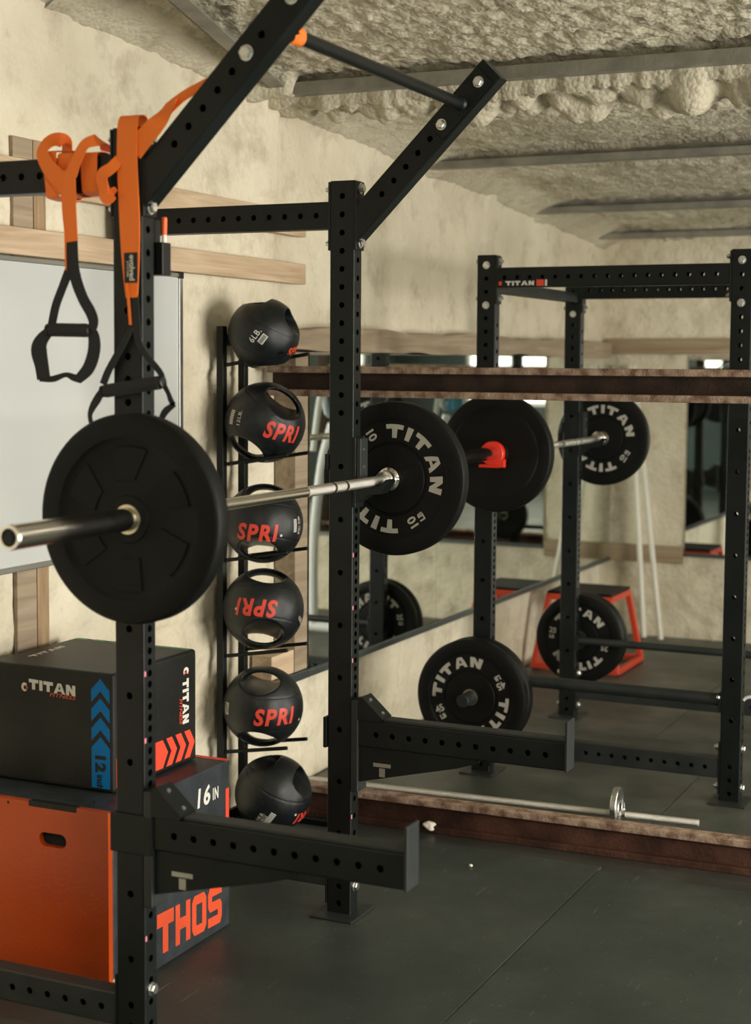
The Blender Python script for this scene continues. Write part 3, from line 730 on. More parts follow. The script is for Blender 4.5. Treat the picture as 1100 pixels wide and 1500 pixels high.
def arc_text(bm0, c, ydir, polys, W, ang, rad, off):
    """letters round a circle: polys centred, read clockwise seen from the lettered side"""
def plate(c, R, t, label, grp, text=None, front=-1, a0=0, outer='plain', small='10'):
    """bumper plate, axis along y, centre c. front: side that carries the lettering"""
    r = thing('bumper_plate', label, 'weight plate', (c[0], c[1], c[2] - R), grp); c = V3(c); h = t / 2
    k = R / .225
    lip = [(.0262, -h + .001), (.060 * k, -h + .001), (.092 * k, -h + .0005), (.100 * k, -h + .001), (.1025 * k, -h + .006), (.106 * k, -h + .0065), (.1085 * k, -h + .004), (.170 * k, -h + .004), (.1735 * k, -h + .0015), (.178 * k, -h), (.214 * k, -h), (.222 * k, -h + .0035), (.225 * k, -h + .009)]
    pl_ = [(.0262, -h + .003), (.05 * k, -h + .003), (.052 * k, -h + .006), (.075 * k, -h + .0065), (.165 * k, -h + .0065), (.172 * k, -h + .003), (.176 * k, -h), (.216 * k, -h), (.2225 * k, -h + .004), (.225 * k, -h + .009)]
    fr = lip if outer == 'lip' or text else pl_
    bk = pl_ if text else fr
    if front < 0: prof = fr + [(q, -y) for q, y in reversed(bk)]
    else: prof = bk + [(q, -y) for q, y in reversed(fr)]
    bm = NB(); lathe(bm, prof, c, (0, 1, 0), 112, cap=False)
    # bore
    n = 112
    x, y, z = frame((0, 1, 0)); A = [[bm.verts.new(c + z * hh + (x * math.cos(2 * PI * q / 40) + y * math.sin(2 * PI * q / 40)) * .0262) for q in range(40)] for hh in (-h + .002, h - .002)]
    for q in range(40): bm.faces.new((A[0][q], A[0][(q + 1) % 40], A[1][(q + 1) % 40], A[1][q]))
    body = obj('body', bm, 'rubber', r, smooth='keep')
    for p in body.data.polygons: p.use_smooth = True
    md = body.modifiers.new('edge', 'EDGE_SPLIT'); md.split_angle = .6
    if outer == 'ribs':
        bm = NB()
        for q in range(6):
            a = q * PI / 3 + .35
            for r0, r1, da0, da1 in ((.085, .155, -.02, .52), ):
                N_ = 8; P = [(r0, a + (da1 - da0) * i / N_ + da0) for i in range(N_ + 1)] + [(r1, a + (da1 - da0) * (1 - i / N_) + da0 - .12) for i in range(N_ + 1)]
                P = [V3((c.x + rr * math.cos(an), c.y - h + .0066, c.z + rr * math.sin(an))) for rr, an in P]
                prism(bm, P, (0, -.0030, 0))
        obj('raised_panels', bm, 'rubber', r)
    bm = NB(); lathe(bm, [(.0256, -h + .0005), (.0256, h - .0005)], c, (0, 1, 0), 40, cap=False)
    for s in (-1, 1): lathe(bm, [(.0256, s * (h - .0005)), (.0318, s * (h - .0008)), (.0325, s * (h - .003))], c, (0, 1, 0), 40, cap=False)
    obj('steel_insert', bm, 'brass', r)
    if text:
        s = front; yy = c.y + s * (h - .004 + .0006); rm = .1395 * k; hh = .040 * k
        sx = -s  # reading direction: seen from the lettered side, clockwise
        def F(u, v, a, rad):
            an = math.radians(a) - u / rad; rr = rad + v
            return V3((c.x + (rr * math.cos(an)) * (1 if s < 0 else -1), yy, c.z + rr * math.sin(an)))
        bm = NB()
        for base in (a0, a0 + 180):
            pl2, w = block_text('TITAN', hh, gap=.30)
            w_t = math.radians(113) * rm; f = w_t / w
            t_ = polys_bm(pl2, lambda u, v: F(u * f, v, base, rm)); merge(bm, t_)
        for base in (a0 - 97, a0 + 83):       # weight mark, reads towards the centre
            for st_, off, sz in ((small, -.013, .028), ('LB', .016, .018)):
                t_ = text_bm(st_, size=sz * k * 1.35, offset=.0012)
                for v in t_.verts:
                    u, w_ = v.co.x, v.co.y
                    an = math.radians(base); rad_ = V3((math.cos(an), 0, math.sin(an))); tan_ = V3((-math.sin(an), 0, math.cos(an)))
                    # text x runs inwards, text y along the tangent
                    q = rad_ * (rm - u) + tan_ * (-(w_ - off * k * 1.1)) 
                    v.co = V3((c.x + q.x * (1 if s < 0 else -1), yy, c.z + q.z))
                merge(bm, t_)
        obj('lettering', bm, 'plate_print', r, label='pale block lettering')
    return r
T1 = .05
g1 = 'plates on the near barbell'; g2 = 'plates on the rear barbell'
plate((BX, YC1 - .655 - T1 / 2, BZ), .225, T1, 'large plain black bumper plate nearest the camera on the near barbell', g1, outer='ribs')
plate((BX, YC1 + .655 + T1 / 2, BZ), .225, T1, 'black bumper plate with pale lettering on the far end of the near barbell', g1, text=1, a0=41)
plate((X2, YC2 - .655 - T1 / 2, BZ), .224, T1, 'plain black bumper plate behind a red collar on the rear barbell', g2)
plate((X2, YC2 + .655 + T1 / 2 + .03, BZ), .216, T1, 'black lettered bumper plate on the far end of the rear barbell', g2, text=1, a0=62)
# red collar
cl = thing('barbell_collar', 'red plastic locking collar on the rear barbell', 'collar', (X2, YC2 - .655 - T1 - .02, BZ - .045))
bm = NB(); lathe(bm, [(.0255, -.03), (.043, -.03), (.046, -.026), (.046, -.004), (.043, 0), (.0255, 0)], (X2, YC2 - .655 - T1 - .001, BZ), (0, 1, 0), 40, cap=False); obj('ring', bm, 'red_collar', cl)
bm = NB(); box(bm, (X2 - .052, YC2 - .655 - T1 - .028, BZ - .054), (X2 + .028, YC2 - .655 - T1 - .006, BZ - .042), .003); box(bm, (X2 + .02, YC2 - .655 - T1 - .028, BZ - .052), (X2 + .050, YC2 - .655 - T1 - .006, BZ - .02), .003); obj('lever', bm, 'red_collar', cl)

# stored plates on pegs of the rear rack
def peg_set(x, y0, z, n, R, t, dirn, a0, labels, grp, small):
    yy = y0
    pg = NB(); ye = y0 + dirn * (n * t + .085); cyl(pg, (x, y0 + dirn * -.012, z), (x, ye, z), .0245, 28, .002)
    lathe(pg, [(.045, 0), (.045, .006)], (x, y0 - dirn * .012, z), (0, dirn, 0), 24)
    obj('storage_peg', pg, 'steel_black2', rack2)
    for i in range(n):
        yc_ = y0 + dirn * (.004 + t / 2 + i * (t + .002))
        vis = (i == n - 1) if dirn < 0 else (i == 0)
        plate((x, yc_, z), R, t, labels[i], grp, text=1 if vis else None, front=-1, a0=a0, small=small)
peg_set(AX + .0381, AY - .01, .322, 2, .223, .052, -1, 127, ['black bumper plate stored on the low peg, against the rear rack post', 'black lettered 45 bumper plate stored outermost on the low peg of the rear rack'], 'plates stored on the left near post', '45')
peg_set(AX + .0381 + .03, AY + W2 + .062, .35, 2, .205, .052, 1, 88, ['black lettered bumper plate stored behind the far left post of the rear rack', 'plain bumper plate hidden furthest back on the far left post of the rear rack'], 'plates stored on the left far post', '25')
peg_set(AX + CX + .10, AY + W2 + .062, .44, 1, .185, .05, 1, 90, ['black bumper plate at the right picture edge stored on the far right post'], 'plates stored on the right far post', '25')

# thin bar lying on the floor with one small plate
fb = thing('curl_bar', 'thin steel bar lying on the floor behind the rusty floor beam', 'bar', (.1, 2.27, 0))
p0 = at(450, 1141, 'z', .047); p1 = at(1024, 1206, 'z', .045); bm = NB(); cyl(bm, p0, p1, .0125, 20, .002); obj('bar', bm, 'knurl', fb)
sp = thing('small_plate', 'small chrome disc weight standing on the thin floor bar', 'weight plate', (.52, 2.3, 0))
pc = at(903, 1192, 'z', .047); dv = (p1 - p0).normalized(); pc = p0 + dv * (pc - p0).dot(dv)
bm = NB(); lathe(bm, [(.0130, -.012), (.022, -.012), (.026, -.009), (.050, -.007), (.054, -.011), (.068, -.011), (.070, -.008), (.070, .008), (.068, .011), (.054, .011), (.050, .007), (.026, .009), (.022, .012), (.0130, .012)], pc + V3((0, 0, .018)) * 0, dv, 48, cap=False)
for v in bm.verts: v.co.z += .0235
o = obj('disc', bm, 'zinc', sp)
bm = NB(); lathe(bm, [(.0132, .0), (.02, .0), (.021, .004), (.021, .02), (.0132, .022)], pc + dv * .013, dv, 32, cap=False); cyl(bm, pc + dv * .024 + V3((0, 0, .012)), pc + dv * .024 + V3((0, 0, .042)), .005, 12); obj('clamp', bm, 'chrome', sp)
fc = [(630, 1210, .022), (410, 1191, .014), (668, 1203, .010), (690, 1217, .008), (690, 1268, .006), (1, 1, 0)]
for i, (px, py, s) in enumerate(fc[:5]):
    p = at(px, py, 'z', s * .5); bm = NB(); bmesh.ops.create_icosphere(bm, subdivisions=3, radius=s)
    for v in bm.verts: v.co *= 1 + .5 * noise.noise(v.co * 60 + V3((i * 3, 0, 0))); v.co.z = max(v.co.z * .75, -s * .5); 
    for v in bm.verts: v.co += p
    tag(obj('foam_crumb', bm, 'crumb', origin=(p.x, p.y, 0), smooth=True), ['largest pale foam crumb on the mat in front of the rusty floor beam', 'pale foam crumb on the floor left of the front rack post', 'small foam crumb at the foot of the rusty floor beam, beside the large crumb', 'tiny foam crumb right of the large crumb by the floor beam', 'tiny foam crumb out on the open black mat'][i], 'foam crumb', 'foam crumbs on the floor')
#---PART3---
# ------------------------------------------------------------------ things on the left wall
def board(name, lo, hi, m, label, cat='board', wob=0):
    bm = NB(); box(bm, lo, hi, .003, 2)
    if wob:
        bmesh.ops.subdivide_edges(bm, edges=[e for e in bm.edges if abs(e.verts[0].co.y - e.verts[1].co.y) > .5], cuts=60, use_grid_fill=True)
        for v in bm.verts: v.co.z += wob * noise.noise(V3((v.co.y * 3, 0, 1 if v.co.z > (lo[2] + hi[2]) / 2 else 5)))
    return tag(obj(name, bm, m, origin=lo), label, cat)
board('wooden_board', (-.736, -.35, 2.067), (-.700, 2.27, 2.155), 'wood_y', 'upper long pine board fixed to the left wall above the whiteboard')
board('wooden_board', (-.736, -.35, 1.893), (-.700, 2.27, 1.968), 'wood_y', 'lower long pine board on the left wall, just above the whiteboard')
board('wooden_stud', (-.752, .69, 0), (-.7365, .745, 2.22), 'wood_z', 'pale pine stud beside the dark stud behind the wall boards', 'stud')
board('wooden_stud', (-.752, .60, 0), (-.7375, .688, 2.22), 'wood_old', 'dark pine stud left of the pale stud behind the wall boards', 'stud')
board('wooden_board', (-.738, 1.93, 1.645), (-.652, 6.10, 1.735), 'wood_old', 'weathered wavy-edged board above the wall mirrors', wob=.022)
board('wooden_post', (-.738, 2.10, .469), (-.652, 2.198, 1.642), 'wood_old', 'upright brown board at the left edge of the wall mirrors', 'board')
board('wooden_board', (-.737, 1.93, .469), (-.655, 2.098, .555), 'wood_y', 'short pine board low on the wall left of the mirrors')
wb = thing('whiteboard', 'white dry-erase board with thin metal trim on the left wall', 'whiteboard', (-.738, -.3, 1.03))
bm = NB(); box(bm, (-.737, -.8, 1.028), (-.722, 1.43, 1.885)); obj('panel', bm, 'whiteboard', wb)
bm = NB()
for lo, hi in (((-.738, -.8, 1.875), (-.717, 1.44, 1.890)), ((-.738, -.8, 1.018), (-.714, 1.44, 1.034)), ((-.738, 1.418, 1.018), (-.716, 1.44, 1.890)), ((-.738, -.8, 1.018), (-.716, -.788, 1.890))): box(bm, lo, hi, .002)
obj('trim', bm, 'alu', wb, label='thin metal trim')
bm = NB(); box(bm, (-.738, 1.415, 1.872), (-.714, 1.443, 1.893), .003); obj('corner_cap', bm, 'rubber_smooth', wb)
# wall mirrors
ys = [2.205, 3.43, 4.65, 6.12]
ml = ['leftmost wall mirror panel, beside the upright brown board', 'middle wall mirror panel behind the rear rack', 'wall mirror panel nearest the room corner']
for i in range(3):
    t = thing('wall_mirror', ml[i], 'mirror', (-.69, ys[i], .44), 'mirrors along the left wall')
    bm = NB(); box(bm, (-.656, ys[i] + .001, .462), (-.650, ys[i + 1] - .001, 1.643)); obj('glass', bm, 'mirror', t)
    bm = NB(); box(bm, (-.738, ys[i] + .0005, .436), (-.642, ys[i + 1] - .0005, .461), .002); obj('bottom_channel', bm, 'mirror_edge', t)
bm = NB(); box(bm, (-.738, 1.86, .436), (-.642, 2.2045, .467), .002); tag(obj('mirror_channel', bm, 'mirror_edge', origin=(-.735, 1.86, .436)), 'grey metal strip continuing left of the mirrors under the short board', 'metal strip')
t = thing('wall_mirror', 'mirror on the far wall beside the leaning white pipes', 'mirror', (-.21, 6.18, .49))
bm = NB(); box(bm, (-.21, 6.182, .50), (1.0, 6.188, 1.66)); obj('glass', bm, 'mirror', t); bm = NB(); box(bm, (-.215, 6.178, .478), (1.0, 6.1925, .50), .002); obj('bottom_channel', bm, 'mirror_edge', t)
t = thing('wall_mirror', 'far wall mirror panel further right, seen only as a reflection', 'mirror', (1.01, 6.18, .49))
bm = NB(); box(bm, (1.01, 6.182, .50), (2.22, 6.188, 1.66)); obj('glass', bm, 'mirror', t); bm = NB(); box(bm, (1.01, 6.178, .478), (2.22, 6.1925, .50), .002); obj('bottom_channel', bm, 'mirror_edge', t)
board('wooden_board', (-.70, 6.155, 1.67), (2.4, 6.19, 1.76), 'wood_x', 'weathered board across the far wall above the mirror')
board('wooden_board', (-.70, 6.165, .435), (-.22, 6.19, .535), 'wood_x', 'low board across the far wall behind the leaning pipes')
# leaning white pipes
for i, (a, b, lab) in enumerate((((968, 933), (936, 590), 'white plastic pipe leaning on the far wall, right one of the pair'), ((943, 928), (932, 640), 'white plastic pipe leaning on the far wall, left one of the pair'))):
    p = at(*a, 'y', 6.0 if i == 0 else 6.03); p.z = .0; q = at(*b, 'y', 6.155); dv = (q - p); q = p + dv * (1.6 / dv.z)
    q.y = min(q.y, 6.135); bm = NB(); cyl(bm, p + V3((0, 0, .003)), q, .017, 20, .002); tag(obj('plastic_pipe', bm, 'pvc', origin=p, smooth=None), lab, 'pipe', 'pipes leaning in the corner')

# ------------------------------------------------------------------ red step stand
ss = thing('plyo_stand', 'red steel plyometric stand with black top near the room corner', 'step stand', (-.45, 5.07, 0))
zt = .385; TX0, TX1, TY0, TY1 = -.615, -.285, 4.90, 5.24; e = .062
tp = [V3((TX0, TY0, zt)), V3((TX1, TY0, zt)), V3((TX1, TY1, zt)), V3((TX0, TY1, zt))]
bt = [V3((TX0 - e, TY0 - e, .012)), V3((TX1 + e, TY0 - e, .012)), V3((TX1 + e, TY1 + e, .012)), V3((TX0 - e, TY1 + e, .012))]
bm = NB(); box(bm, (TX0 - .01, TY0 - .01, zt + .0165), (TX1 + .01, TY1 + .01, zt + .03), .004); obj('top_pad', bm, 'rubber', ss)
bm = NB()
for i in range(4): tube(bm, tp[i], tp[(i + 1) % 4], (0, 0, 1), .032, .032)
obj('top_frame', bm, 'red_plastic', ss)
for i in range(4):
    bm = NB(); tube(bm, bt[i], tp[i], (1, 0, 0), .03, .03); obj('leg', bm, 'red_plastic', ss)
bm = NB()
for i in (0, 1, 2, 3): tube(bm, bt[i] + V3((0, 0, .01)), bt[(i + 1) % 4] + V3((0, 0, .01)), (0, 0, 1), .03, .03)
obj('base_frame', bm, 'red_plastic', ss)

# ------------------------------------------------------------------ boxes
wbx = thing('plyo_box', 'orange and black wooden jump box standing on the mat under the padded box', 'jump box', (-.45, .57, 0))
X0, X1, Y0, Y1, H = -.705, -.208, .27, .866, .480
bm = NB(); box(bm, (X0, Y0 + .0185, .001), (X1, Y1, H), .003); obj('carcass', bm, 'black_ply', wbx)
# orange front board with a grip slot and notches
bm = NB()
def slot(cx, cz, w, h, n=10):
    P = []
    for s, a0_ in ((1, -PI / 2), (-1, PI / 2)):
        for k in range(n + 1):
            a = a0_ + PI * k / n; P.append((cx + s * (w / 2 - h / 2) + h / 2 * math.cos(a), cz + h / 2 * math.sin(a)))
    return P
p_s = at(77, 1231, 'y', Y0); SL = slot(p_s.x, p_s.z, .085, .036); n = len(SL)
fx0, fx1, fz0, fz1 = X0 + .001, X1 - .001, .002, H - .001
th = .018
def loop(pts, y): 
    vs = [bm.verts.new(V3((x, y, z))) for x, z in pts]; return vs, [bm.edges.new((vs[i], vs[(i + 1) % len(vs)])) for i in range(len(vs))]
RC = [(fx0, fz0), (fx1, fz0), (fx1, fz1), (fx0, fz1)]; RR = []
for y in (Y0, Y0 + th):
    a1, e1 = loop(RC, y); a2, e2 = loop(SL, y); bmesh.ops.triangle_fill(bm, edges=e1 + e2, use_beauty=True); RR.append((a1, a2))
for i in (0, 1):
    p_, q_ = RR[0][i], RR[1][i]; m_ = len(p_)
    for k in range(m_): bm.faces.new((p_[k], p_[(k + 1) % m_], q_[(k + 1) % m_], q_[k]))
obj('front_panel', bm, 'orange_ply', wbx, label='orange painted front panel with an oval hand hole')
bm = NB(); box(bm, (p_s.x - .06, Y0 + .0183, p_s.z - .03), (p_s.x + .06, Y0 + .0184, p_s.z + .03)); obj('hole_shade', bm, 'bolt_dark', wbx)  # near-black sheet stands in for the unlit inside of the hand hole
a = at(42, 1180, 'y', Y0); b_ = at(112, 1180, 'y', Y0)
bm = NB(); box(bm, (a.x, Y0 - .001, H - .012), (b_.x, Y0 + .02, H + .002), .001); obj('joint_tab', bm, 'vinyl', wbx)
bm = NB()
for px in (12, 138):
    c = at(px, 1175, 'y', Y0); lathe(bm, [(.0035, 0), (.0035, .0006)], (c.x, Y0 + .0001, c.z), (0, -1, 0), 12)
obj('screw', bm, 'bolt_dark', wbx)
bm = NB(); box(bm, (X0 + .01, Y1 - .02, H), (X1, Y1, H + .001)); box(bm, (X1 - .0015, Y1 - .022, .25), (X1 + .0006, Y1 - .004, .40)); obj('edge_paint', bm, 'red_vinyl', wbx, label='red painted edge')
# black side lettering
XS = X1 + .0006
def side_rect(y0, y1, z0, z1, bm): box(bm, (X1, y0, z0), (XS, y1, z1))
b = fit_text('16', .068, .056, size=.1, offset=.003, shear=.12, spacing=1.15); place_flat(b, (XS, .725, .409), (0, 1, 0), (0, 0, 1))
b2 = fit_text('IN', .030, .034, size=.1, offset=.003, spacing=1.15); place_flat(b2, (XS, .788, .402), (0, 1, 0), (0, 0, 1)); merge(b, b2)
obj('lettering', b, 'white_print', wbx, label='white marking 16 IN')
pl_, w = block_text('THOS', .112, gap=.14); f = .334 / w
b = polys_bm(pl_, lambda u, v: V3((XS, .655 + u * f, .086 + v - u * f * .04))); obj('lettering', b, 'orange_print', wbx, label='large orange lettering THOS')

fbx = thing('foam_plyo_box', 'black padded jump box with blue and red arrows on top of the wooden box', 'jump box', (-.49, .62, .481))
FX0, FX1, FY0, FY1, FZ0, FZ1 = -.70, -.292, .415, .827, .4815, .797
bm = NB(); box(bm, (FX0, FY0, FZ0), (FX1, FY1, FZ1), .010, 4); o = obj('padding', bm, 'vinyl', fbx, smooth=None)
def FP(px, py): return at(px, py, 'y', FY0 - .0006)
def SP(px, py): return at(px, py, 'x', FX1 + .0006)
b = NB()
xs0, xs1 = FP(134, 1080).x, FX1 - .011; xm = (xs0 + xs1) / 2; za = FP(150, 995).z; pitch = (FP(150, 995).z - FP(150, 1080).z) / 3; hgt = .033; dpt = .030
for k in range(3):
    z = za - k * pitch
    prism(b, [V3((xs0, FY0, z - dpt)), V3((xm, FY0, z)), V3((xs1, FY0, z - dpt)), V3((xs1, FY0, z - dpt - hgt)), V3((xm, FY0, z - hgt)), V3((xs0, FY0, z - dpt - hgt))], (0, -.0006, 0))
z = za - 3 * pitch; prism(b, [V3((xs0, FY0, z - dpt)), V3((xm, FY0, z)), V3((xs1, FY0, z - dpt)), V3((xs1, FY0, FZ0 + .011)), V3((xs0, FY0, FZ0 + .011))], (0, -.0006, 0))
obj('arrow_band', b, 'blue_print', fbx, label='blue upward arrows')
b = fit_text('12', .044, .034, size=.1, offset=.006, spacing=1.15); zt_ = FP(152, 1120).z; place_flat(b, (xm, FY0 - .0008, zt_), (0, 0, -1), (1, 0, 0))
b2 = fit_text('inch', .038, .020, size=.1, offset=.004); place_flat(b2, (xm - .002, FY0 - .0008, zt_ - .048), (0, 0, -1), (1, 0, 0)); merge(b, b2)
obj('lettering', b, 'vinyl', fbx, label='dark marking 12 inch')
c0 = FP(76, 1007); w_ = FP(111, 1007).x - FP(43, 1007).x; h_ = FP(76, 1000).z - FP(76, 1015).z
pl_, w = block_text('TITAN', h_, gap=.12, shear=.0); f = w_ / w
b = polys_bm(pl_, lambda u, v: V3((c0.x + u * f, FY0 - .0006, c0.z + v - u * f * .04))); 
def helmet(bm, C, R, X_, Y_):
    P = [(R * math.cos(q), R * 1.15 * math.sin(q)) for q in [PI * .5 + k * PI * 1.25 / 12 for k in range(13)]] + [(-.1 * R, -.6 * R), (-.35 * R, 0), (0, .45 * R), (.55 * R, .5 * R), (.8 * R, .8 * R)]
    bm.faces.new([bm.verts.new(C + X_ * u + Y_ * v) for u, v in P])
hc = FP(36, 1006); hc.y = FY0 - .0006; helmet(b, hc, .0105, V3((1, 0, 0)), V3((0, 0, 1))); obj('lettering', b, 'white_print', fbx, label='white lettering TITAN')
b = fit_text('FITNESS', FP(111, 1018).x - FP(72, 1018).x, .0105, size=.1, shear=.3, offset=.001); place_flat(b, (FP(92, 1018).x, FY0 - .0006, FP(92, 1020).z), (1, 0, -.03), (0, 0, 1))
t_ = NB(); helmet(t_, hc + V3((.004, -.0002, -.001)), .006, V3((-1, 0, 0)), V3((0, 0, 1))); merge(b, t_); obj('lettering', b, 'orange_print', fbx, label='small red lettering under the white word')
# right side: vertical word and red arrows
xs = FX1 + .0006; ya_, yb_ = SP(266, 1020).y, SP(277, 1020).y; yc_ = (ya_ + yb_) / 2 - .004; zt_, zb_ = SP(270, 978).z, SP(270, 1064).z
pl_, w = block_text('TITAN', .032, gap=.14); Lz = (zt_ - zb_) * .76; f = Lz / w; zc_ = (zt_ + zb_) / 2 - Lz * .1
b = polys_bm(pl_, lambda u, v: V3((xs, yc_ + v + .006, zc_ - u * f)))
helmet(b, V3((xs, yc_ + .008, zt_ - .012)), .012, V3((0, 0, -1)), V3((0, 1, 0))); obj('lettering', b, 'white_print', fbx, label='white vertical lettering TITAN')
b = fit_text('FITNESS', Lz * .58, .014, size=.1, shear=.3, offset=.001); place_flat(b, (xs, yc_ - .020, zc_ - Lz * .2), (0, 0, -1), (0, 1, 0))
t_ = NB(); helmet(t_, V3((xs + .0002, yc_ + .006, zt_ - .013)), .006, V3((0, 0, 1)), V3((0, 1, 0))); merge(b, t_); obj('lettering', b, 'red_print', fbx, label='small red vertical lettering')
b = NB(); z0_, z1_ = FZ0 + .014, FZ0 + .092; zm = (z0_ + z1_) / 2; pit = (SP(281, 1100).y - SP(247, 1110).y) / 2.6; yt = FY1 - .012; d_ = .026; wd = pit * .62
for k in range(3):
    y = yt - k * pit
    prism(b, [V3((FX1, y, zm)), V3((FX1, y - d_, z1_)), V3((FX1, y - d_ - wd, z1_)), V3((FX1, y - wd, zm)), V3((FX1, y - d_ - wd, z0_)), V3((FX1, y - d_, z0_))], (.0006, 0, 0))
y = yt - 3 * pit; prism(b, [V3((FX1, y, zm)), V3((FX1, y - d_, z1_)), V3((FX1, FY0 + .012, z1_)), V3((FX1, FY0 + .012, z0_)), V3((FX1, y - d_, z0_))], (.0006, 0, 0))
obj('arrow_band', b, 'red_vinyl', fbx, label='red arrows pointing back')
b = NB()
for x0_, x1_ in ((FX0 + .015, FX0 + .05), (FX0 + .07, FX0 + .11), (FX0 + .13, FX0 + .17), (FX0 + .20, FX1 - .012)): box(b, (x0_, FY1 - .03, FZ1), (x1_, FY1 - .010, FZ1 + .0006))
obj('arrow_band', b, 'green_print', fbx, label='green band along the back edge')
pl_, w = block_text('TITAN', .02, gap=.14); pa, pb = at(45, 962, 'z', FZ1), at(92, 947, 'z', FZ1); dd = (pb - pa); f = dd.length / w; mid = (pa + pb) / 2; dd = dd.normalized(); up_ = V3((0, 0, 1)).cross(dd)
b = polys_bm(pl_, lambda u, v: V3((mid.x, mid.y, FZ1 + .0006)) + V3((dd.x, dd.y, 0)) * u * f + V3((up_.x, up_.y, 0)) * v); obj('lettering', b, 'white_print', fbx, label='white lettering on the top')

# ------------------------------------------------------------------ medicine ball rack
br = thing('ball_rack', 'narrow black upright rack holding the medicine balls against the wall', 'ball rack', (-.70, 1.73, 0))
for y, h in ((1.655, 1.725), (1.80, 1.725)):
    bm = NB(); tube(bm, (-.699, y, 0), (-.699, y, h), (1, 0, 0), .026, .028, (), (), .005, .002); obj('post', bm, 'steel_black', br)
bm = NB(); box(bm, (-.711, 1.67, 1.66), (-.698, 1.786, 1.70), .002); box(bm, (-.711, 1.67, .02), (-.698, 1.786, .05), .002); obj('crossbar', bm, 'steel_black', br)
bm = NB(); box(bm, (-.70, 1.60, .0), (-.35, 1.63, .02), .003); box(bm, (-.70, 1.83, .0), (-.35, 1.86, .02), .003); box(bm, (-.712, 1.60, 0), (-.686, 1.86, .02), .003); obj('base', bm, 'steel_black', br)
RZ = [1.594, 1.259, .932, .603, .270]
for z in RZ:
    for y in (1.655, 1.80):
        bm = NB(); cyl(bm, (-.686, y, z), (-.445, y, z + .040), .0065, 14, .001); obj('rod', bm, 'steel_black', br)
# one ball mesh: sphere with two hand slots under its grips
def ball_mesh():
    bm = NB(); bmesh.ops.create_uvsphere(bm, u_segments=64, v_segments=40, radius=1); me = D.meshes.new('b'); bm.to_mesh(me); bm.free(); o = D.objects.new('b', me); COL.objects.link(o); cut = []
    for s in (1, -1):
        bm = NB(); N_ = 40; c0 = .645
        def P(a, y): 
            fl = 1 + .25 * min(abs(y), 1) ** 2; hh = .150 + .80 * abs(y) ** 2.2; bt_ = .545 - .12 * abs(y) ** 2
            return V3((.47 * fl * math.copysign(abs(math.cos(a)) ** .85, math.cos(a)), y, s * (bt_ + hh + hh * math.copysign(abs(math.sin(a)) ** .85, math.sin(a)) - (.09 * (math.cos(a) ** 2)))))
        ys_ = [-1.1 + 2.2 * i / 12 for i in range(13)]; R = [[bm.verts.new(P(2 * PI * k / N_, y)) for k in range(N_)] for y in ys_]
        for A, B in zip(R, R[1:]):
            for k in range(N_): bm.faces.new((A[k], A[(k + 1) % N_], B[(k + 1) % N_], B[k]))
        bm.faces.new(R[0]); bm.faces.new(R[-1]); bmesh.ops.recalc_face_normals(bm, faces=bm.faces[:])
        m2 = D.meshes.new('c'); bm.to_mesh(m2); bm.free(); c = D.objects.new('c', m2); COL.objects.link(c); cut.append(c)
        md = o.modifiers.new('x', 'BOOLEAN'); md.object = c; md.operation = 'DIFFERENCE'; md.solver = 'EXACT'
    md = o.modifiers.new('r', 'REMESH'); md.mode = 'VOXEL'; md.voxel_size = .026; md.use_smooth_shade = True
    md = o.modifiers.new('s', 'SMOOTH'); md.factor = .5; md.iterations = 5
    dg = bpy.context.evaluated_depsgraph_get(); me2 = D.meshes.new_from_object(o.evaluated_get(dg)); me2.name = 'medicine_ball_body'
    D.objects.remove(o)
    for c in cut: D.objects.remove(c)
    for v in me2.vertices:      # fine seam round the grips
        p = v.co; r = p.length
        if r > .97 and abs(abs(p.z) - .40) < .012: v.co = p * .992
    for p in me2.polygons: p.use_smooth = True
    me2.materials.append(MT['ball']); return me2
BM_ = ball_mesh()
VW = V3((.485, -.875, 0)); RT = V3((.875, .485, 0)); UP = V3((0, 0, 1))
def vf(a, b, c): return (RT * a + UP * b + VW * c).normalized()      # right, up, towards the aisle
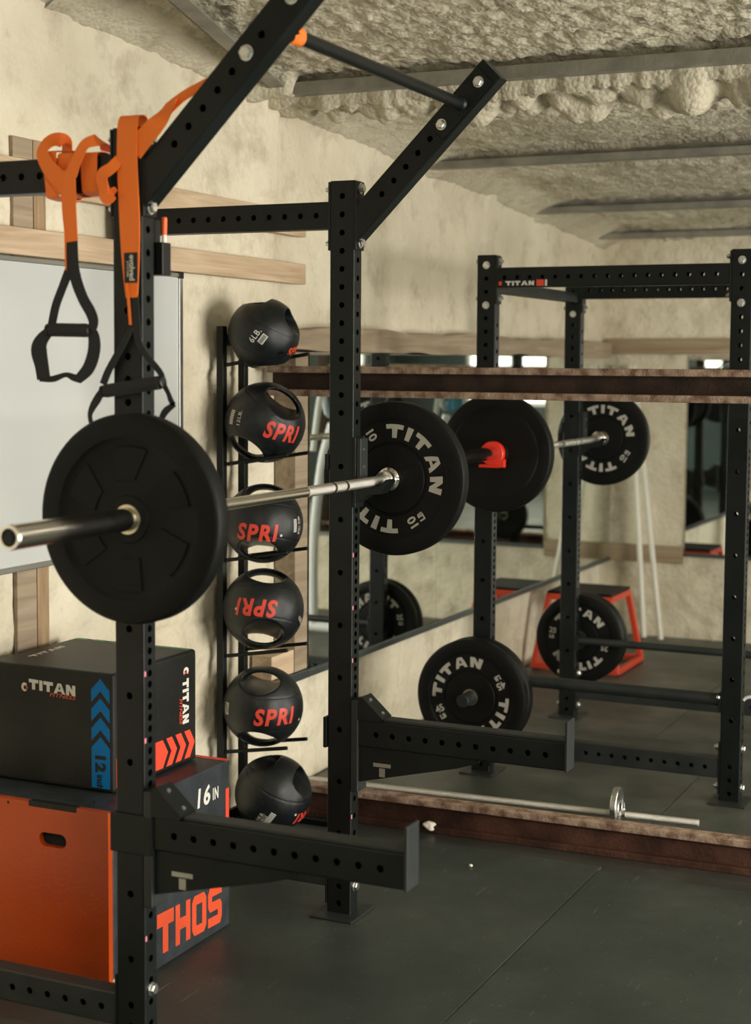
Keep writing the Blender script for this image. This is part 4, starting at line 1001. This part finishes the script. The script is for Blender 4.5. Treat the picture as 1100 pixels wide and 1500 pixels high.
def ball(cx, cy, cz, R, zax, yax, label, marks):
    t = thing('medicine_ball', label, 'medicine ball', (cx, cy, cz - R), 'medicine balls on the rack')
    z = vf(*zax); y = vf(*yax); y = (y - z * y.dot(z)).normalized(); x = y.cross(z)
    o = D.objects.new('body', BM_); COL.objects.link(o); o.parent = t
    M_ = Matrix((x, y, z)).transposed().to_4x4() @ Matrix.Scale(R, 4); M_.translation = V3((0, 0, R)); o.matrix_basis = M_
    C = V3((cx, cy, cz))
    for kind, n, up, w, h, m in marks:
        if kind == 'rect':
            b = NB(); v = [b.verts.new(V3(q)) for q in ((-w / 2, -h / 2, 0), (w / 2, -h / 2, 0), (w / 2, h / 2, 0), (-w / 2, h / 2, 0))]; b.faces.new(v)
        elif kind == 'bars':
            b = NB()
            for i in range(9):
                x0 = -w / 2 + w * i / 9; v = [b.verts.new(V3(q)) for q in ((x0, -h / 2, 0), (x0 + w / 14, -h / 2, 0), (x0 + w / 14, h / 2, 0), (x0, h / 2, 0))]; b.faces.new(v)
        elif kind == 'dot':
            b = NB(); b.faces.new([b.verts.new(V3((w * math.cos(q * PI / 5), w * math.sin(q * PI / 5), 0))) for q in range(10)])
        else: b = fit_text(kind, w, h, size=.1, shear=.18 if kind.startswith('SPRI') else 0, offset=.0038 if kind.startswith('SPRI') else .001, spacing=1.18 if kind.startswith('SPRI') else 1.1)
        place_sphere(b, C, R * (1.006 if kind != 'bars' else 1.008), vf(*n), vf(*up)); nm = {'rect': 'sticker', 'bars': 'barcode', 'dot': 'print_dot'}.get(kind, 'lettering')
        obj(nm, b, m, t, label={'red_print': 'red lettering', 'white_print': 'white print', 'vinyl': 'dark bars'}.get(m))
    return t
RP, WP = 'red_print', 'white_print'
cy0 = 1.705; cx0 = -.565
ball(cx0, cy0, 1.700, .121, (.45, .86, .20), (.85, -.48, .15), 'small black medicine ball on the top tier, marked 6 LB', [
    ('6LB.', (-.24, -.06, .96), (-.80, .6, 0), .050, .021, WP), ('rect', (-.03, -.16, .98), (-.8, .6, 0), .034, .020, WP), ('bars', (-.03, -.16, .98), (-.8, .6, 0), .030, .013, 'vinyl'), ('SPRI', (.80, -.45, .30), (.2, .9, .3), .075, .03, 'orange_print')])
ball(cx0, cy0 + .01, 1.402, .137, (.60, .78, .12), (.0, -.15, .99), 'black medicine ball with tilted red letters on the second tier from the top', [
    ('SPRI', (.44, -.22, .87), (.22, .97, 0), .135, .060, RP), ('12LB.', (-.62, .14, .76), (-.97, .22, 0), .05, .014, WP), ('bars', (-.80, .16, .58), (-.97, .22, 0), .05, .020, WP)])
ball(cx0, cy0, 1.060, .135, (.10, .97, -.20), (-.15, .2, .97), 'black medicine ball crossed by the barbell, red letters upright', [
    ('SPRI', (-.16, -.14, .97), (.05, 1, 0), .146, .060, RP), ('dot', (.43, -.21, .87), (0, 1, 0), .0045, 0, WP), ('6KG 15LB', (.88, .0, .47), (1, 0, 0), .06, .013, WP), ('bars', (.78, .0, .62), (1, 0, 0), .045, .016, WP)])
ball(cx0, cy0, .768, .1385, (.06, .93, -.36), (.1, .36, .93), 'black medicine ball with upside-down red letters on its front', [
    ('SPRI', (-.19, .18, .96), (-.05, -1, 0), .150, .060, RP), ('dot', (-.66, .12, .75), (0, 1, 0), .0045, 0, WP), ('12KG', (.90, -.22, .38), (.9, .3, 0), .04, .013, WP)])
ball(cx0, cy0, .432, .1375, (.04, 1, .02), (-.22, .12, .97), 'black medicine ball on the lowest tier, open grips above and below its red letters', [
    ('SPRI', (.30, -.08, .95), (0, 1, 0), .150, .060, RP), ('dot', (.88, -.25, .42), (0, 1, 0), .0045, 0, WP), ('rect', (-.885, .05, .46), (0, 1, 0), .022, .040, WP), ('bars', (-.885, .05, .46), (1, 0, 0), .034, .014, 'vinyl')])
ball(cx0 + .04, cy0 + .0, .133, .132, (.40, .88, .25), (.86, -.42, .2), 'black medicine ball sitting on the floor under the ball rack', [
    ('14LB.', (-.34, -.36, .87), (-.82, .57, 0), .04, .013, WP), ('6.37KGS', (-.27, -.46, .84), (-.82, .57, 0), .05, .012, WP), ('bars', (-.10, -.42, .90), (-.82, .57, 0), .06, .020, WP), ('SPRI', (.86, -.52, .35), (.3, -.9, 0), .115, .045, RP), ('dot', (.56, -.36, .74), (0, 1, 0), .0045, 0, WP)])

# ------------------------------------------------------------------ suspension straps
def A_(px, py, y=-.02): return at(px, py, 'y', y)
XD = V3((1, 0, 0)); PXM = 1 / 560.0
def webbing(root, name, pts, w, m, y=-.02, wd=None, sub=6, th=.0022, label=None):
    """pts: photo positions (px,py[,y]); w in pixels of the near plane"""
    P = [A_(p[0], p[1], p[2] if len(p) > 2 else y) for p in pts]
    D_ = []
    for i in range(len(P)):
        t = (P[min(i + 1, len(P) - 1)] - P[max(i - 1, 0)]).normalized()
        d = t.cross(V3((0, 1, 0))); D_.append(d.normalized() if d.length > 1e-3 else XD)
    if wd:
        D_ = [V3(q) for q in wd]
    W_ = [q * PXM for q in w] if isinstance(w, list) else w * PXM
    b = NB(); ribbon(b, P, D_, W_, th, sub); return obj(name, b, m, root, label=label)
def handle(root, a, b, y, r=.0155):
    p, q = A_(*a, y), A_(*b, y); b_ = NB(); cyl(b_, p, q, r, 24, .004); o = obj('handle', b_, 'grip', root)
    for e, s in ((p, p - q), (q, q - p)):
        c = NB(); lathe(c, [(.0135, 0), (.0135, .006), (.010, .008)], e, s, 20); obj('end_cap', c, 'rubber_smooth', o)
sa = thing('suspension_strap', 'orange suspension strap wound round the rack beam, its black handle hanging by the whiteboard', 'suspension strap', A_(103, 500), 'suspension straps')
def wrap(root, x0, x1, w, bul=.006, turns=1.0, ph=0, name='wrap'):
    """strap wound once round the wall beam (section y 0..0.051, z 1.982..2.058)"""
    c = V3((0, .0254, 2.020)); P = []; N_ = 28
    for i in range(N_ + 1):
        a = ph + 2 * PI * turns * i / N_; cy_, cz_ = math.cos(a), math.sin(a)
        hy, hz = .0254 + bul, .0381 + bul
        k = 1 / max(abs(cy_) / hy, abs(cz_) / hz); k2 = 1 / math.sqrt((cy_ / hy) ** 2 + (cz_ / hz) ** 2) * 1.0
        k = k * .75 + k2 * .25 + .001; P.append(V3((x0 + (x1 - x0) * i / N_, c.y + cy_ * k, c.z + cz_ * k)))
    b = NB(); ribbon(b, P, XD, w, .0022, 2); obj(name, b, 'orange_strap', root)
xw = A_(131, 250, -.008).x; wrap(sa, xw - .004, xw + .004, .042, .008)
xw2 = A_(100, 250, -.008).x; wrap(sa, xw2 - .012, xw2 + .02, .038, .010, ph=PI * .5)
xw3 = A_(80, 240, -.008).x; wrap(sa, xw3 - .01, xw3 + .012, .034, .016, ph=PI * .5)
webbing(sa, 'strap', [(156, 222, .06), (152, 210, .035), (146, 205, .008), (138, 206, -.012), (124, 212, -.022), (113, 232, -.028), (104, 256, -.03)], [16, 16, 16, 15, 14, 15, 18], 'orange_strap', wd=[(1, 0, -.1), (1, 0, -.3), (.7, 0, -.7), (.45, 0, -.9), (.85, 0, -.5), (.95, 0, -.3), (1, 0, -.1)])
webbing(sa, 'strap', [(98, 232, .065), (98, 212, .045), (90, 205, .02), (74, 207, -.004), (62, 222, -.020), (70, 243, -.026), (87, 262, -.028), (98, 280, -.027), (103, 300, -.025)], [18, 18, 18, 18, 17, 20, 22, 21, 20], 'orange_strap')
webbing(sa, 'strap', [(102, 250, -.031), (101, 270, -.031), (101, 300, -.029), (103, 330, -.028), (105, 354, -.028)], [17, 20, 21, 20, 18.5], 'orange_strap')
webbing(sa, 'strap', [(176, 232, -.01), (163, 246, -.022), (150, 256, -.026), (151, 272, -.024), (158, 284, -.02), (170, 276, -.014)], [14, 15, 16, 15, 13, 6], 'orange_strap')
webbing(sa, 'strap', [(153, 268, -.03), (152, 282, -.028), (157, 292, -.026), (166, 285, -.024)], [11, 14, 14, 12], 'orange_strap')
webbing(sa, 'sling', [(105, 352, -.0265), (106, 375, -.027), (107, 398, -.027)], [17, 17, 18], 'black_web')
webbing(sa, 'strap', [(95.5, 340, -.0295), (96, 370, -.0285), (96.5, 396, -.0285)], [2.2, 2, 1.6], 'orange_strap')
webbing(sa, 'sling', [(102, 394, -.022), (92, 420, -.02), (82, 447, -.02), (77, 470, -.02), (74, 484, -.02)], [13, 12, 12, 12, 10], 'black_web')
webbing(sa, 'sling', [(108, 394, -.03), (113, 415, -.03), (122, 438, -.03), (133, 458, -.03), (137, 472, -.03), (134, 484, -.03)], [16, 16, 15, 15, 14, 12], 'black_web')
handle(sa, (73, 483), (129, 484), -.022, .0153)
webbing(sa, 'foot_loop', [(74, 484, -.02), (62, 497, -.02), (57, 512, -.02), (61, 535, -.02), (64, 555, -.02)], [12, 18, 24, 21, 20], 'black_web')
webbing(sa, 'foot_loop', [(58, 556, -.02), (78, 555, -.018), (96, 549, -.018), (108, 553, -.018), (119, 557, -.018)], [5, 8, 6, 9, 8], 'black_web')
webbing(sa, 'foot_loop', [(133, 482, -.026), (138, 497, -.026), (137, 518, -.024), (129, 540, -.022), (114, 556, -.02)], [13, 17, 18, 17, 12], 'black_web')

sb = thing('suspension_strap', 'orange suspension strap draped over the nearest post, its black handle against the post', 'suspension strap', A_(192, 570), 'suspension straps')
webbing(sb, 'strap', [(204, 196, .058), (203, 180, .056), (199, 170.5, .03), (190, 171, .0), (187, 182, -.011), (186.5, 195, -.012), (186, 230, -.012), (188, 280, -.012), (190, 330, -.013), (191, 372, -.014), (192, 405, -.014), (193, 436, -.014)], [26, 26, 27, 28, 29, 29, 29, 29, 29, 26, 22, 17], 'orange_strap', sub=4, wd=[XD] * 12)
webbing(sb, 'strap', [(196, 222, -.008), (207, 207, -.009), (219, 193, -.009), (232, 178, -.004), (243, 162, .02), (252, 147, .062)], [26, 26, 25, 23, 20, 16], 'orange_strap')
webbing(sb, 'strap', [(246, 160, .060), (273, 138, .062), (322, 112, .062), (366, 76, .064), (416, 36, .075), (432, 28, .10)], [15, 12, 14, 16, 16, 16], 'orange_strap')
c = V3((tip.x, .105, tip.z)); b = NB(); P = [c + V3((.0185 * math.cos(a), .012 * math.sin(a * .5), .0185 * math.sin(a))) for a in [2 * PI * k / 20 for k in range(21)]]; ribbon(b, P, (0, 1, 0), .045, .0022, 2); obj('strap', b, 'orange_strap', sb)
webbing(sb, 'label_patch', [(191.5, 370, -.0160), (191.8, 392, -.0162), (192, 414, -.0165)], [19, 18.5, 18], 'black_web', label='black sewn label with white print')
b = fit_text('evolved', .056, .014, size=.1, offset=.003); q = A_(193.5, 392, -.0182); place_flat(b, q, (0, 0, -1), (1, 0, 0)); b2 = fit_text('SYSTEM', .034, .006, size=.1, offset=.001); place_flat(b2, A_(187, 394, -.0182), (0, 0, -1), (1, 0, 0)); merge(b, b2)
for v in b.verts: v.co.y = -.0183
obj('lettering', b, 'white_print', sb)
webbing(sb, 'strap', [(185, 415, -.018), (188, 440, -.018), (191, 476, -.017)], [3, 3.4, 3.4], 'orange_strap')
webbing(sb, 'sling', [(195, 434, -.0135), (197, 455, -.014), (200, 480, -.015), (204, 503, -.016), (214, 521, -.017), (228, 537, -.018), (237, 551, -.018), (236, 566, -.018)], [15, 14, 11, 9, 8, 8, 8, 9], 'black_web')
webbing(sb, 'sling', [(193, 476, -.012), (182, 500, -.013), (170, 522, -.014), (158, 545, -.016), (151, 563, -.018)], [7, 8, 9, 10, 10], 'black_web')
handle(sb, (153, 573), (236, 560), -.022, .0150)
webbing(sb, 'foot_loop', [(150, 572, -.02), (143, 584, -.02), (135, 598, -.02), (132, 612, -.02), (140, 640, -.02)], [8, 11, 9, 6, 8], 'black_web')
webbing(sb, 'foot_loop', [(239, 562, -.02), (246, 575, -.02), (251, 588, -.02), (256, 592, -.02)], [7, 6, 7, 4], 'black_web')
webbing(sb, 'foot_loop', [(256, 592, -.02), (243, 602, -.02), (236, 615, -.02), (228, 640, -.02)], [6, 9, 8, 10], 'black_web')

# marker holder on the back of the near post
mh = thing('marker_holder', 'black marker holder on the nearest post beside the whiteboard', 'marker holder', (.06, .10, 1.79))
pa = at(231, 404, 'y', .085); pb = at(248, 330, 'y', .085)
mx0, mx1, mz0, mz1 = pa.x, pb.x, pa.z, at(240, 322, 'y', .085).z
bm = NB(); box(bm, (mx0 - .03, .0525, mz0), (mx0 + .002, .095, mz1), .002); box(bm, (mx0 + .0, .057, mz0), (mx1, .092, at(240, 356, 'y', .085).z), .002); obj('pocket', bm, 'rubber_smooth', mh)
mk = thing('marker_pen', 'orange whiteboard marker standing in the black holder', 'marker', (mx1 - .008, .075, mz0 + .02))
zt_ = at(244, 318, 'y', .075).z; zm_ = at(244, 345, 'y', .075).z
bm = NB(); cyl(bm, (mx1 - .007, .0745, zm_), (mx1 - .006, .0745, zt_), .0062, 16, .002); obj('cap', bm, 'marker_orange', mk)
bm = NB(); cyl(bm, (mx1 - .007, .0745, mz0 + .05), (mx1 - .007, .0745, zm_ + .001), .0055, 16); obj('barrel', bm, 'marker_white', mk)

# exercise bike seen only in the mirrors
eb = thing('exercise_bike', 'white framed exercise bike with a blue console, seen in the wall mirror', 'exercise bike', (.92, 5.3, 0))
bm = NB(); C_ = V3((.92, 5.3, 0))
for pts, r in (([(-.35, 0, .04), (.35, 0, .04)], .03), ([(0, 0, .05), (0, 0, .55), (-.05, 0, 1.0), (-.12, 0, 1.25)], .028), ([(0, 0, .3), (.25, 0, .75), (.28, 0, .95)], .025), ([(-.12, -.25, 1.1), (-.15, -.2, 1.45), (-.1, 0, 1.3), (-.15, .2, 1.45), (-.12, .25, 1.1)], .018)):
    tube_path(bm, [C_ + V3(p) for p in pts], r, 10)
obj('frame', bm, 'white_steel', eb)
bm = NB(); box(bm, C_ + V3((.16, -.1, .95)), C_ + V3((.42, .1, 1.02)), .03, 3); obj('seat', bm, 'rubber', eb)
bm = NB(); box(bm, C_ + V3((-.2, -.1, 1.28)), C_ + V3((-.16, .1, 1.48)), .01); obj('console', bm, 'blue_plastic', eb)

# ------------------------------------------------------------------ light
w = D.worlds.new('world'); SC.world = w; w.use_nodes = True; bgn = w.node_tree.nodes['Background']; bgn.inputs[0].default_value = (.75, .85, 1, 1); bgn.inputs[1].default_value = 1.0
def area(name, loc, target, sx, sy, power, col):
    l = D.lights.new(name, 'AREA'); l.shape = 'RECTANGLE'; l.size = sx; l.size_y = sy; l.energy = power; l.color = col
    o = D.objects.new(name, l); COL.objects.link(o); o.location = loc; d = V3(target) - V3(loc); o.rotation_euler = d.to_track_quat('-Z', 'Y').to_euler(); return o
area('daylight_door', (XR + .12, 1.0, 1.15), (0, 1.0, 1.2), 3.1, 2.1, 410, (1.0, .955, .86))
# unseen tube lamps, added under the ceiling as fill light
def added_tube_lamp(x, y, label, power):
    z = zc(y) - .14; t = thing('added_lamp', label, 'added lamp', (x, y, z), 'added fill lamps under the ceiling, out of view')
    bm = NB(); box(bm, (x - .62, y - .07, z), (x + .62, y + .07, z + .045), .006); obj('housing', bm, 'white_steel', t)
    bm = NB()
    for s in (-.035, .035): cyl(bm, (x - .6, y + s, z - .02), (x + .6, y + s, z - .02), .013, 12)
    obj('tube', bm, 'lamp_tube', t)
    area('added_lamp_fill', (x, y, z - .04), (x, y, 0), 1.2, .12, power, (1.0, .90, .72))
MT['lamp_tube'] = mat('glowing_tube', (1, 1, 1), .3, emit=((1, .92, .78), 6))
added_tube_lamp(2.9, -2.3, 'added white fill lamp, out of view on the ceiling right of the camera', 120)
added_tube_lamp(3.3, 3.2, 'added white fill lamp, out of view on the ceiling right of the rear rack', 42)
SC.view_settings.view_transform = 'Standard'; SC.view_settings.look = 'None'; SC.view_settings.exposure = 0; SC.view_settings.gamma = 1
SC.view_settings.use_curve_mapping = False
bpy.context.view_layer.update()
